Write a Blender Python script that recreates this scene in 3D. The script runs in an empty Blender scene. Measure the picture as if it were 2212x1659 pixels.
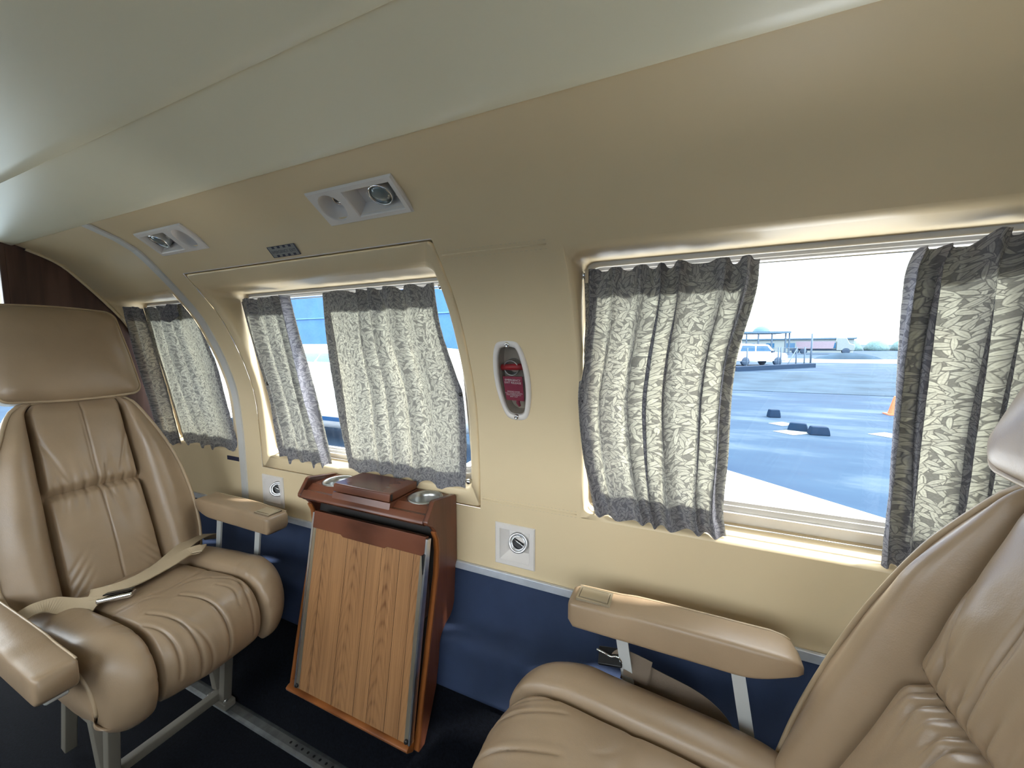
import bpy, math, random
from mathutils import Vector, Matrix, noise

random.seed(7)
S = bpy.context.scene
COL = S.collection

# ------------------------------------------------------------------ camera, world, sun, exposure
FPX, W_PX, H_PX = 830.0, 2212.0, 1659.0
cam_d = bpy.data.cameras.new('camera')
cam_d.sensor_fit = 'HORIZONTAL'
cam_d.sensor_width = 36.0
cam_d.lens = FPX / W_PX * 36.0
cam_d.clip_start = 0.01
cam_d.clip_end = 2000
cam = bpy.data.objects.new('camera', cam_d)
COL.objects.link(cam)
cam.location = (0, 0, 1.2)
cam.rotation_euler = (math.radians(90 - 5.16), 0, math.radians(23.95))
S.camera = cam

SKY = 7.0
world = bpy.data.worlds.new('world')
S.world = world
world.use_nodes = True
wn = world.node_tree
bg = wn.nodes['Background']
bg.inputs[0].default_value = (0.90, 0.96, 1.0, 1)
bg.inputs[1].default_value = SKY

sun_d = bpy.data.lights.new('sun', 'SUN')
sun_d.energy = 9.0
sun_d.angle = math.radians(2.0)
sun_d.color = (1.0, 0.97, 0.92)
sun = bpy.data.objects.new('sun', sun_d)
COL.objects.link(sun)
sun.rotation_euler = (math.radians(-6), math.radians(36), 0)   # high over the tail, a little behind the camera

vs = S.view_settings
vs.view_transform = 'Standard'
vs.look = 'None'
vs.exposure = 0.25
vs.gamma = 1.0
vs.use_curve_mapping = False


# ------------------------------------------------------------------ mesh helpers
class MB:
    def __init__(self, M=None):
        self.v, self.f, self.uv, self.M = [], [], {}, M

    def add(self, verts, faces, uvs=None):
        b = len(self.v)
        for i, p in enumerate(verts):
            p = Vector(p)
            self.v.append(self.M @ p if self.M else p)
            if uvs:
                self.uv[b + i] = uvs[i]
        self.f += [tuple(b + i for i in f) for f in faces]
        return self

    def box(self, x0, x1, y0, y1, z0, z1):
        v = [(x, y, z) for z in (z0, z1) for y in (y0, y1) for x in (x0, x1)]
        return self.add(v, [(0, 2, 3, 1), (4, 5, 7, 6), (0, 1, 5, 4), (2, 6, 7, 3), (0, 4, 6, 2), (1, 3, 7, 5)])

    def prism(self, poly, axis, a, b):
        """extrude a closed 2D polygon along axis (0 x, 1 y, 2 z) from a to b"""
        n = len(poly)

        def P(t, q):
            return {0: (t, q[0], q[1]), 1: (q[0], t, q[1]), 2: (q[0], q[1], t)}[axis]
        v = [P(a, q) for q in poly] + [P(b, q) for q in poly]
        f = [tuple(range(n))[::-1], tuple(range(n, 2 * n))]
        f += [(i, (i + 1) % n, n + (i + 1) % n, n + i) for i in range(n)]
        return self.add(v, f)

    def rings(self, rings, closed=True, cap0=False, cap1=False):
        n = len(rings[0])
        v = [p for r in rings for p in r]
        f = []
        for k in range(len(rings) - 1):
            for i in range(n if closed else n - 1):
                j = (i + 1) % n
                f.append((k * n + i, k * n + j, (k + 1) * n + j, (k + 1) * n + i))
        if cap0:
            f.append(tuple(range(n))[::-1])
        if cap1:
            f.append(tuple((len(rings) - 1) * n + i for i in range(n)))
        return self.add(v, f)

    def lathe(self, prof, n=24, cap0=False, cap1=False, c=(0, 0, 0)):
        """profile of (r, z) around local z through c"""
        rs = []
        for r, z in prof:
            rs.append([(c[0] + r * math.cos(2 * math.pi * i / n), c[1] + r * math.sin(2 * math.pi * i / n), c[2] + z) for i in range(n)])
        return self.rings(rs, True, cap0, cap1)

    def tube(self, pts, r, n=8, closed=False, caps=True):
        pts = [Vector(p) for p in pts]
        rs = []
        m = len(pts)
        prev = None
        for i, p in enumerate(pts):
            a = pts[(i - 1) % m] if (closed or i) else pts[0]
            b = pts[(i + 1) % m] if (closed or i < m - 1) else pts[-1]
            d = (b - a)
            d = d.normalized() if d.length > 1e-9 else Vector((0, 0, 1))
            if prev is None:
                u = d.orthogonal().normalized()
            else:
                u = (prev - d * prev.dot(d))
                u = u.normalized() if u.length > 1e-6 else d.orthogonal().normalized()
            prev = u
            w = d.cross(u)
            rr = r[i] if isinstance(r, (list, tuple)) else r
            rs.append([p + u * (rr * math.cos(2 * math.pi * k / n)) + w * (rr * math.sin(2 * math.pi * k / n)) for k in range(n)])
        if closed:
            rs.append(rs[0])
        return self.rings(rs, True, caps and not closed, caps and not closed)

    def grid(self, fn, nu, nv, uvfn=None):
        v, uv = [], []
        for j in range(nv + 1):
            for i in range(nu + 1):
                v.append(fn(i / nu, j / nv))
                if uvfn:
                    uv.append(uvfn(i / nu, j / nv))
        w = nu + 1
        f = [(j * w + i, j * w + i + 1, (j + 1) * w + i + 1, (j + 1) * w + i) for j in range(nv) for i in range(nu)]
        return self.add(v, f, uv if uvfn else None)


ORG = {}


def obj(name, mb, mat, parent=None, smooth=False, bevel=None, sub=0, flip=False, solid=None):
    me = bpy.data.meshes.new(name)
    o0 = ORG[parent.name] if parent else Vector((0, 0, 0))
    me.from_pydata([tuple(Vector(p) - o0) for p in mb.v], [], [f[::-1] if flip else f for f in mb.f])
    if mb.uv:
        ul = me.uv_layers.new(name='UVMap')
        for lp in me.loops:
            ul.data[lp.index].uv = mb.uv.get(lp.vertex_index, (0, 0))
    me.validate()
    me.update()
    if mat:
        me.materials.append(mat)
    o = bpy.data.objects.new(name, me)
    COL.objects.link(o)
    o.parent = parent
    ORG[o.name] = o0
    if smooth:
        me.polygons.foreach_set('use_smooth', [True] * len(me.polygons))
    if bevel:
        m = o.modifiers.new('bevel', 'BEVEL')
        m.width, m.segments = bevel[0], bevel[1]
        m.limit_method = 'ANGLE'
        m.angle_limit = math.radians(35)
        me.polygons.foreach_set('use_smooth', [True] * len(me.polygons))
        w = o.modifiers.new('wn', 'WEIGHTED_NORMAL')
    if solid:
        m = o.modifiers.new('solid', 'SOLIDIFY')
        m.thickness = solid
        m.offset = 0
    if sub:
        m = o.modifiers.new('sub', 'SUBSURF')
        m.levels = m.render_levels = sub
    return o


def thing(name, label, cat, loc=(0, 0, 0), group=None, kind=None):
    o = bpy.data.objects.new(name, None)
    COL.objects.link(o)
    o.location = loc
    o.empty_display_size = 0.05
    ORG[o.name] = Vector(loc)
    tag(o, label, cat, group, kind)
    return o


def tag(o, label=None, cat=None, group=None, kind=None):
    if label:
        o['label'] = label
    if cat:
        o['category'] = cat
    if group:
        o['group'] = group
    if kind:
        o['kind'] = kind
    return o


def struct(name, mb, mat, label, cat='wall', **k):
    o = obj(name, mb, mat, **k)
    return tag(o, label, cat, kind='structure')


def text_mb(body, size, M, spacing=1.0, line=1.0):
    cu = bpy.data.curves.new('txt', 'FONT')
    cu.body = body
    cu.size = size
    cu.align_x = 'CENTER'
    cu.align_y = 'CENTER'
    cu.space_character = spacing
    cu.space_line = line
    cu.resolution_u = 3
    t = bpy.data.objects.new('txt', cu)
    COL.objects.link(t)
    bpy.context.view_layer.update()
    dg = bpy.context.evaluated_depsgraph_get()
    me = t.evaluated_get(dg).to_mesh()
    mb = MB(M)
    mb.add([v.co.copy() for v in me.vertices], [tuple(p.vertices) for p in me.polygons])
    t.evaluated_get(dg).to_mesh_clear()
    bpy.data.objects.remove(t)
    bpy.data.curves.remove(cu)
    return mb


def interp(tab, x):
    """smooth-ish piecewise cubic (Catmull-Rom) table look-up"""
    n = len(tab)
    if x <= tab[0][0]:
        return tab[0][1]
    if x >= tab[-1][0]:
        return tab[-1][1]
    for i in range(n - 1):
        if tab[i][0] <= x <= tab[i + 1][0]:
            break
    x0, y0 = tab[i]
    x1, y1 = tab[i + 1]
    m = (y1 - y0) / (x1 - x0)

    def slope(k):
        if k <= 0 or k >= n - 1:
            return None
        return (tab[k + 1][1] - tab[k - 1][1]) / (tab[k + 1][0] - tab[k - 1][0])
    s0 = slope(i)
    s1 = slope(i + 1)
    s0 = m if s0 is None else s0
    s1 = m if s1 is None else s1
    h = x1 - x0
    t = (x - x0) / h
    return ((2 * t**3 - 3 * t**2 + 1) * y0 + (t**3 - 2 * t**2 + t) * h * s0 + (-2 * t**3 + 3 * t**2) * y1 + (t**3 - t**2) * h * s1)


def smooth01(t):
    t = max(0.0, min(1.0, t))
    return t * t * (3 - 2 * t)


def lerp(a, b, t):
    return a + (b - a) * t


# ------------------------------------------------------------------ materials
def mat(name):
    m = bpy.data.materials.new(name)
    m.use_nodes = True
    nt = m.node_tree
    b = nt.nodes['Principled BSDF']
    return m, nt, b


def N(nt, typ, **kw):
    n = nt.nodes.new(typ)
    for k, v in kw.items():
        setattr(n, k, v)
    return n


def ramp(nt, stops):
    r = nt.nodes.new('ShaderNodeValToRGB')
    e = r.color_ramp.elements
    while len(e) < len(stops):
        e.new(0.5)
    for i, (p, c) in enumerate(stops):
        e[i].position = p
        e[i].color = (*c, 1)
    return r


def plain(name, col, rough=0.5, metal=0.0, bump=None, var=None, spec=0.5, coat=0.0):
    """colour with slight procedural variation and optional noise relief (scale, strength, distance)"""
    m, nt, b = mat(name)
    b.inputs['Roughness'].default_value = rough
    b.inputs['Metallic'].default_value = metal
    b.inputs['Specular IOR Level'].default_value = spec
    b.inputs['Coat Weight'].default_value = coat
    tc = N(nt, 'ShaderNodeTexCoord')
    n = N(nt, 'ShaderNodeTexNoise')
    n.inputs['Scale'].default_value = (var or (6, 0.06))[0]
    n.inputs['Detail'].default_value = 4
    nt.links.new(tc.outputs['Object'], n.inputs['Vector'])
    a = (var or (6, 0.06))[1]
    r = ramp(nt, [(0.3, tuple(c * (1 - a) for c in col)), (0.7, tuple(min(1, c * (1 + a)) for c in col))])
    nt.links.new(n.outputs['Fac'], r.inputs[0])
    nt.links.new(r.outputs[0], b.inputs['Base Color'])
    if bump:
        n2 = N(nt, 'ShaderNodeTexNoise')
        n2.inputs['Scale'].default_value = bump[0]
        n2.inputs['Detail'].default_value = 3
        nt.links.new(tc.outputs['Object'], n2.inputs['Vector'])
        bp = N(nt, 'ShaderNodeBump')
        bp.inputs['Strength'].default_value = bump[1]
        bp.inputs['Distance'].default_value = bump[2]
        nt.links.new(n2.outputs['Fac'], bp.inputs['Height'])
        nt.links.new(bp.outputs[0], b.inputs['Normal'])
    return m


def leather(name, col, rough=0.35):
    m, nt, b = mat(name)
    tc = N(nt, 'ShaderNodeTexCoord')
    n = N(nt, 'ShaderNodeTexNoise')
    n.inputs['Scale'].default_value = 7
    n.inputs['Detail'].default_value = 6
    nt.links.new(tc.outputs['Object'], n.inputs['Vector'])
    r = ramp(nt, [(0.3, tuple(c * 0.88 for c in col)), (0.75, tuple(c * 1.1 for c in col))])
    nt.links.new(n.outputs['Fac'], r.inputs[0])
    nt.links.new(r.outputs[0], b.inputs['Base Color'])
    rr = ramp(nt, [(0.3, (rough - .07,) * 3), (0.7, (rough + .1,) * 3)])
    nt.links.new(n.outputs['Fac'], rr.inputs[0])
    nt.links.new(rr.outputs[0], b.inputs['Roughness'])
    v = N(nt, 'ShaderNodeTexVoronoi')
    v.inputs['Scale'].default_value = 480
    nt.links.new(tc.outputs['Object'], v.inputs['Vector'])
    n2 = N(nt, 'ShaderNodeTexNoise')
    n2.inputs['Scale'].default_value = 38
    n2.inputs['Detail'].default_value = 5
    nt.links.new(tc.outputs['Object'], n2.inputs['Vector'])
    b1 = N(nt, 'ShaderNodeBump')
    b1.inputs['Strength'].default_value = 0.12
    b1.inputs['Distance'].default_value = 0.0006
    nt.links.new(v.outputs['Distance'], b1.inputs['Height'])
    b2 = N(nt, 'ShaderNodeBump')
    b2.inputs['Strength'].default_value = 0.18
    b2.inputs['Distance'].default_value = 0.003
    nt.links.new(n2.outputs['Fac'], b2.inputs['Height'])
    nt.links.new(b1.outputs[0], b2.inputs['Normal'])
    nt.links.new(b2.outputs[0], b.inputs['Normal'])
    return m


def wood(name, dark, light, scale=(1, 1, 1), rough=0.35, rings=9.0, dist=3.0, lines=None):
    """straight grain along local z with cathedral figure; 'lines' adds dark joints between veneer strips along x"""
    m, nt, b = mat(name)
    b.inputs['Roughness'].default_value = rough
    tc = N(nt, 'ShaderNodeTexCoord')
    mp = N(nt, 'ShaderNodeMapping')
    mp.inputs['Scale'].default_value = scale
    nt.links.new(tc.outputs['Object'], mp.inputs[0])
    w = N(nt, 'ShaderNodeTexWave', wave_type='BANDS', bands_direction='X')
    w.inputs['Scale'].default_value = rings
    w.inputs['Distortion'].default_value = dist
    w.inputs['Detail'].default_value = 3
    w.inputs['Detail Scale'].default_value = 1.2
    nt.links.new(mp.outputs[0], w.inputs['Vector'])
    fine = N(nt, 'ShaderNodeTexNoise')
    mp2 = N(nt, 'ShaderNodeMapping')
    mp2.inputs['Scale'].default_value = (scale[0] * 90, scale[1] * 90, scale[2] * 14)
    nt.links.new(tc.outputs['Object'], mp2.inputs[0])
    fine.inputs['Scale'].default_value = 1.0
    fine.inputs['Detail'].default_value = 6
    nt.links.new(mp2.outputs[0], fine.inputs['Vector'])
    mx = N(nt, 'ShaderNodeMix', data_type='FLOAT')
    mx.inputs[0].default_value = 0.5
    nt.links.new(w.outputs['Fac'], mx.inputs[2])
    nt.links.new(fine.outputs['Fac'], mx.inputs[3])
    r = ramp(nt, [(0.2, dark), (0.62, light)])
    nt.links.new(mx.outputs[0], r.inputs[0])
    out = r.outputs[0]
    if lines:
        sx = N(nt, 'ShaderNodeSeparateXYZ')
        nt.links.new(tc.outputs['Object'], sx.inputs[0])
        prev = None
        for x in lines:
            s = N(nt, 'ShaderNodeMath', operation='SUBTRACT')
            s.inputs[1].default_value = x
            nt.links.new(sx.outputs[0], s.inputs[0])
            ab = N(nt, 'ShaderNodeMath', operation='ABSOLUTE')
            nt.links.new(s.outputs[0], ab.inputs[0])
            lt = N(nt, 'ShaderNodeMath', operation='LESS_THAN')
            lt.inputs[1].default_value = 0.0008
            nt.links.new(ab.outputs[0], lt.inputs[0])
            if prev:
                mxm = N(nt, 'ShaderNodeMath', operation='MAXIMUM')
                nt.links.new(prev, mxm.inputs[0])
                nt.links.new(lt.outputs[0], mxm.inputs[1])
                prev = mxm.outputs[0]
            else:
                prev = lt.outputs[0]
        mc = N(nt, 'ShaderNodeMix', data_type='RGBA')
        nt.links.new(prev, mc.inputs[0])
        nt.links.new(out, mc.inputs[6])
        mc.inputs[7].default_value = (dark[0] * .35, dark[1] * .35, dark[2] * .35, 1)
        out = mc.outputs[2]
    nt.links.new(out, b.inputs['Base Color'])
    bp = N(nt, 'ShaderNodeBump')
    bp.inputs['Strength'].default_value = 0.08
    bp.inputs['Distance'].default_value = 0.001
    nt.links.new(fine.outputs['Fac'], bp.inputs['Height'])
    nt.links.new(bp.outputs[0], b.inputs['Normal'])
    return m


def teak(name, dark, light, lines):
    """laminate strips: straight grain with nested cathedral arches, thin dark joints at x = lines"""
    m, nt, b = mat(name)
    b.inputs['Roughness'].default_value = .36
    Lk = nt.links

    def M(op, a, b_=None, clamp=False):
        n = N(nt, 'ShaderNodeMath', operation=op)
        n.use_clamp = clamp
        for i, q in enumerate((a, b_)):
            if q is None:
                continue
            if isinstance(q, (int, float)):
                n.inputs[i].default_value = q
            else:
                Lk.new(q, n.inputs[i])
        return n.outputs[0]
    tc = N(nt, 'ShaderNodeTexCoord')
    sx = N(nt, 'ShaderNodeSeparateXYZ')
    Lk.new(tc.outputs['Object'], sx.inputs[0])
    X, Z = sx.outputs[0], sx.outputs[2]

    def noise_(sx_, sy_, sz_, det):
        mp = N(nt, 'ShaderNodeMapping')
        mp.inputs['Scale'].default_value = (sx_, sy_, sz_)
        Lk.new(tc.outputs['Object'], mp.inputs[0])
        n = N(nt, 'ShaderNodeTexNoise')
        n.inputs['Scale'].default_value = 1
        n.inputs['Detail'].default_value = det
        Lk.new(mp.outputs[0], n.inputs['Vector'])
        return n.outputs['Fac']
    wob = noise_(9, 1, 3, 3)
    d = M('PINGPONG', M('ADD', M('ADD', X, M('MULTIPLY', wob, .020)), .023), .062)       # distance from an arch axis
    arch = M('ADD', M('ADD', Z, M('MULTIPLY', M('MULTIPLY', d, d), 95.0)), M('MULTIPLY', noise_(20, 1, 4, 4), .10))
    rings = M('POWER', M('ADD', M('MULTIPLY', M('SINE', M('MULTIPLY', arch, 120.0)), .5), .5), 2.0)
    fade = M('SUBTRACT', 1.0, M('MULTIPLY', d, 14.0), clamp=True)
    straight = noise_(170, 1, 3.0, 5)
    broad = noise_(26, 1, 1.2, 3)
    fine = noise_(600, 1, 18, 3)
    v = M('ADD', M('MULTIPLY', straight, .75), M('MULTIPLY', broad, .70))
    v = M('ADD', v, M('MULTIPLY', fine, .25))
    v = M('SUBTRACT', v, M('MULTIPLY', M('MULTIPLY', rings, fade), .15))
    r = ramp(nt, [(.52, dark), (.72, tuple(lerp(p, q, .62) for p, q in zip(dark, light))), (.98, light)])
    Lk.new(v, r.inputs[0])
    prev = None
    for x in lines:
        lt = M('LESS_THAN', M('ABSOLUTE', M('SUBTRACT', X, x)), .0007)
        prev = lt if prev is None else M('MAXIMUM', prev, lt)
    mc = N(nt, 'ShaderNodeMix', data_type='RGBA')
    Lk.new(prev, mc.inputs[0])
    Lk.new(r.outputs[0], mc.inputs[6])
    mc.inputs[7].default_value = (dark[0] * .3, dark[1] * .3, dark[2] * .3, 1)
    Lk.new(mc.outputs[2], b.inputs['Base Color'])
    return m


def curtain_material():
    """thin woven cloth printed with leaves; lets daylight through. Pattern in metres of cloth (UV)."""
    m, nt, b = mat('curtain_cloth')
    nt.nodes.remove(b)
    out = nt.nodes['Material Output']
    uvn = N(nt, 'ShaderNodeUVMap')
    uvn.uv_map = 'UVMap'
    L = nt.links

    def M(op, a, b_=None, c=None, clamp=False):
        n = N(nt, 'ShaderNodeMath', operation=op)
        n.use_clamp = clamp
        for i, q in enumerate((a, b_, c)):
            if q is None:
                continue
            if isinstance(q, (int, float)):
                n.inputs[i].default_value = q
            else:
                L.new(q, n.inputs[i])
        return n.outputs[0]

    def leaf_layer(scale, off, base_ang):
        """one scatter of pointed leaves -> (mask, tone); leaves lie left and right of wandering stems"""
        mp = N(nt, 'ShaderNodeMapping')
        mp.inputs['Location'].default_value = (off, off * 0.7, 0)
        mp.inputs['Scale'].default_value = (scale, scale * 1.35, 1)
        L.new(uvn.outputs[0], mp.inputs[0])
        v = N(nt, 'ShaderNodeTexVoronoi', voronoi_dimensions='2D')
        v.inputs['Scale'].default_value = 1.0
        v.inputs['Randomness'].default_value = 0.7
        L.new(mp.outputs[0], v.inputs['Vector'])
        d = N(nt, 'ShaderNodeVectorMath', operation='SUBTRACT')
        L.new(mp.outputs[0], d.inputs[0])
        L.new(v.outputs['Position'], d.inputs[1])
        fl = N(nt, 'ShaderNodeTexNoise')
        fl.inputs['Scale'].default_value = 0.30
        fl.inputs['Detail'].default_value = 0
        L.new(v.outputs['Position'], fl.inputs['Vector'])
        sep = N(nt, 'ShaderNodeSeparateColor')
        L.new(v.outputs['Color'], sep.inputs[0])
        side = M('MULTIPLY', M('SUBTRACT', M('GREATER_THAN', sep.outputs[0], 0.5), 0.5), 1.25)
        ang = M('ADD', M('ADD', M('MULTIPLY', M('SUBTRACT', fl.outputs['Fac'], 0.5), 4.5), side), base_ang)
        ca, sa = M('COSINE', ang), M('SINE', ang)
        sx = N(nt, 'ShaderNodeSeparateXYZ')
        L.new(d.outputs[0], sx.inputs[0])
        X, Y = sx.outputs[0], M('DIVIDE', sx.outputs[1], 1.35)
        px = M('ADD', M('MULTIPLY', X, ca), M('MULTIPLY', Y, sa))
        py = M('SUBTRACT', M('MULTIPLY', Y, ca), M('MULTIPLY', X, sa))
        py = M('ADD', py, M('MULTIPLY', M('MULTIPLY', px, px), 0.18))
        ln = M('MULTIPLY', px, 1.75)
        half = M('MULTIPLY', M('SUBTRACT', 1.0, M('MULTIPLY', ln, ln)), 0.160)
        dist = M('SUBTRACT', half, M('ABSOLUTE', py))
        mask = M('MULTIPLY', M('ADD', dist, 0.035), 40.0, clamp=True)
        body = M('MULTIPLY', dist, 22.0, clamp=True)
        vein = M('MULTIPLY', M('ABSOLUTE', py), 30.0, clamp=True)
        tone = M('MULTIPLY', M('MULTIPLY', body, M('ADD', M('MULTIPLY', vein, 0.3), 0.7)), M('ADD', M('MULTIPLY', sep.outputs[1], 0.35), 0.65))
        return mask, tone

    leafv = 0.12
    for sc_, of_, an_ in ((37.0, 0.0, 0.1), (35.0, 3.37, 0.3), (39.0, 7.91, -0.2), (34.0, 11.3, 0.1), (41.0, 15.7, 0.2)):
        mk_, tn_ = leaf_layer(sc_, of_, an_)
        mx_ = N(nt, 'ShaderNodeMix', data_type='FLOAT')
        L.new(mk_, mx_.inputs[0])
        if isinstance(leafv, float):
            mx_.inputs[2].default_value = leafv
        else:
            L.new(leafv, mx_.inputs[2])
        L.new(tn_, mx_.inputs[3])
        leafv = mx_.outputs[0]
    wv = N(nt, 'ShaderNodeTexNoise')
    wv.inputs['Scale'].default_value = 260
    wv.inputs['Detail'].default_value = 2
    L.new(uvn.outputs[0], wv.inputs['Vector'])
    weave = M('ADD', M('MULTIPLY', wv.outputs['Fac'], 0.5), 0.75)

    def colmix(c0, c1):
        mx = N(nt, 'ShaderNodeMix', data_type='RGBA')
        L.new(leafv, mx.inputs[0])
        mx.inputs[6].default_value = (*c0, 1)
        mx.inputs[7].default_value = (*c1, 1)
        mul = N(nt, 'ShaderNodeMix', data_type='RGBA', blend_type='MULTIPLY')
        mul.inputs[0].default_value = 1.0
        L.new(mx.outputs[2], mul.inputs[6])
        L.new(weave, mul.inputs[7])
        return mul.outputs[2]
    df = N(nt, 'ShaderNodeBsdfDiffuse')
    tr = N(nt, 'ShaderNodeBsdfTranslucent')
    L.new(colmix(CLOTH['refl_ground'], CLOTH['refl_leaf']), df.inputs[0])
    L.new(colmix(CLOTH['tr_ground'], CLOTH['tr_leaf']), tr.inputs[0])
    ad = N(nt, 'ShaderNodeAddShader')
    L.new(df.outputs[0], ad.inputs[0])
    L.new(tr.outputs[0], ad.inputs[1])
    L.new(ad.outputs[0], out.inputs[0])
    return m


CLOTH = dict(refl_ground=(.118, .118, .138), refl_leaf=(.225, .225, .250), tr_ground=(.046, .042, .031), tr_leaf=(.172, .162, .116))


def glass_material(name, tint=(1, 1, 1), gloss=0.06):
    m, nt, b = mat(name)
    nt.nodes.remove(b)
    t = N(nt, 'ShaderNodeBsdfTransparent')
    t.inputs[0].default_value = (*tint, 1)
    g = N(nt, 'ShaderNodeBsdfGlossy')
    g.inputs['Roughness'].default_value = 0.03
    n = N(nt, 'ShaderNodeTexNoise')
    n.inputs['Scale'].default_value = 9
    r = ramp(nt, [(0.3, (gloss * .7,) * 3), (0.7, (gloss * 1.3,) * 3)])
    nt.links.new(n.outputs['Fac'], r.inputs[0])
    mx = N(nt, 'ShaderNodeMixShader')
    nt.links.new(r.outputs[0], mx.inputs[0])
    nt.links.new(t.outputs[0], mx.inputs[1])
    nt.links.new(g.outputs[0], mx.inputs[2])
    nt.links.new(mx.outputs[0], nt.nodes['Material Output'].inputs[0])
    return m


MT = {}
MT['vinyl'] = plain('cream_vinyl', (.70, .565, .355), .40, bump=(420, .10, .0006), var=(3, .03))
MT['vinyl_ceiling'] = plain('headliner_vinyl', (.77, .73, .555), .33, bump=(420, .08, .0006), var=(2, .03))
MT['blue'] = plain('navy_wall_fabric', (.019, .034, .080), .9, bump=(600, .5, .001), var=(9, .12))
MT['carpet'] = plain('navy_black_carpet', (.0035, .0045, .0075), 1.0, bump=(700, 1.0, .003), var=(160, .5), spec=.1)
MT['leather'] = leather('tan_leather', (.305, .217, .136))
MT['piping'] = leather('tan_piping', (.40, .30, .19), .4)
MT['white_plastic'] = plain('off_white_plastic', (.70, .66, .62), .4, var=(12, .04))
MT['strip'] = plain('pale_trim_strip', (.56, .55, .52), .45)
MT['frame'] = plain('window_frame_paint', (.66, .62, .55), .35)
MT['alu'] = plain('brushed_aluminium', (.72, .73, .74), .32, 1.0, var=(40, .08))
MT['strip_alu'] = plain('satin_aluminium_strip', (.62, .66, .72), .35, .35, var=(30, .08))
MT['track'] = plain('dull_track_metal', (.34, .36, .36), .45, 1.0, var=(30, .2))
MT['chrome'] = plain('chrome', (.82, .83, .85), .12, 1.0)
MT['steel'] = plain('steel_cup', (.60, .61, .60), .28, 1.0)
MT['grey_bar'] = plain('grey_painted_bar', (.42, .43, .42), .45)
MT['leg'] = plain('beige_grey_leg_paint', (.17, .155, .125), .5)
MT['black'] = plain('black_plastic', (.012, .012, .013), .35)
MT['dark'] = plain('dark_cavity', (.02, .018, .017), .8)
MT['mahogany'] = wood('red_brown_mahogany', (.060, .018, .009), (.145, .050, .026), (1, 1, .10), .28, 16, 2)
MT['mahogany_x'] = wood('red_brown_mahogany_crosswise', (.078, .024, .012), (.160, .056, .030), (.08, 1, 1), .26, 14, 1.5)
MT['orange_wood'] = wood('orange_edge_wood', (.17, .052, .014), (.30, .100, .026), (1, 1, .1), .3, 20, 3)
MT['orange_wood_x'] = wood('orange_edge_wood_crosswise', (.17, .052, .014), (.30, .100, .026), (.1, 1, 1), .3, 20, 3)
MT['teak'] = teak('teak_laminate', (.130, .055, .022), (.390, .200, .086), [-.160, -.066, .018, .067, .130, .178])
MT['bulkhead'] = wood('dark_bulkhead_veneer', (.055, .026, .020), (.105, .055, .042), (1, 1, .14), .4, 12, 6)
MT['belt'] = plain('beige_webbing', (.42, .33, .215), .75, bump=(900, .6, .0008))
MT['belt_brown'] = plain('brown_webbing', (.16, .12, .085), .75, bump=(900, .6, .0008))
MT['ashtray'] = plain('tan_metal_lid', (.42, .37, .28), .34, .75)
MT['recess'] = plain('brown_grey_recess', (.36, .31, .25), .45)
MT['red'] = plain('red_handle', (.36, .02, .025), .35)
MT['tagred'] = plain('maroon_tag', (.27, .035, .065), .5)
MT['print_white'] = plain('white_print', (.75, .72, .72), .6)
MT['placard'] = plain('grey_placard', (.27, .27, .25), .5)
MT['print_dark'] = plain('dark_print', (.025, .028, .06), .5)
MT['glass'] = glass_material('window_glass', (.96, .98, 1.0), .05)
MT['clear'] = glass_material('clear_cover', (.9, .9, .9), .10)
MT['lens'] = plain('lamp_lens', (.17, .21, .21), .08, spec=1.0)
MT['cloth'] = curtain_material()
MT['tab'] = plain('cream_tab', (.62, .52, .36), .7)

# ------------------------------------------------------------------ cabin cross-section (y outboard, z up)
PROF_UP = [(.556, .950), (.66, .951), (.74, .950), (.88, .947), (1.03, .935), (1.12, .913), (1.20, .885), (1.31, .835),
           (1.39, .778), (1.47, .710), (1.52, .660), (1.55, .600), (1.568, .545)]
PROF_LOW = [(.0, .722), (.06, .735), (.13, .768), (.20, .806), (.26, .834), (.33, .850), (.375, .856), (.392, .866), (.402, .884),
            (.410, .906), (.422, .922), (.445, .931), (.50, .940), (.556, .948)]
CENTRE = 0.2


def py(z):
    return interp(PROF_UP, z) if z >= .556 else interp(PROF_LOW, z)


def wall_frame(x, z):
    """matrix with u along the cabin, v up the wall and n into the cabin"""
    e = .01
    t = Vector((0, py(z + e) - py(z - e), 2 * e)).normalized()
    u = Vector((1, 0, 0))
    n = u.cross(t)
    M = Matrix.Identity(4)
    for i in range(3):
        M[i][0], M[i][1], M[i][2] = u[i], t[i], n[i]
    M[0][3], M[1][3], M[2][3] = x, py(z), z
    return M


X_FWD, X_AFT, X_NOSE = -2.15, 1.75, -3.3


def wall_grid(holes, x0, x1, z0, z1, mir=False):
    xs = {x0, x1}
    zs = {z0, z1}
    for h in holes:
        xs |= {h[0], h[1]}
        zs |= {h[2], h[3]}
    xs = sorted(x for x in xs if x0 <= x <= x1)
    zs = sorted(zs)

    def dense(a, st):
        r = []
        for p, q in zip(a, a[1:]):
            n = max(1, int(math.ceil((q - p) / st)))
            r += [p + (q - p) * i / n for i in range(n)]
        return r + [a[-1]]
    xs, zs = dense(xs, .25), dense(zs, .022)
    mb = MB()
    w = len(xs)
    v = [(x, (2 * CENTRE - py(z)) if mir else py(z), z) for z in zs for x in xs]
    f = []
    for j in range(len(zs) - 1):
        for i in range(w - 1):
            cx, cz = (xs[i] + xs[i + 1]) / 2, (zs[j] + zs[j + 1]) / 2
            if any(h[0] < cx < h[1] and h[2] < cz < h[3] for h in holes):
                continue
            f.append((j * w + i, j * w + i + 1, (j + 1) * w + i + 1, (j + 1) * w + i))
    mb.add(v, f)
    return mb


def yw(z):
    """depth of the glazing behind the trim"""
    return lerp(1.005, .905, (z - .80) / .60)


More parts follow.
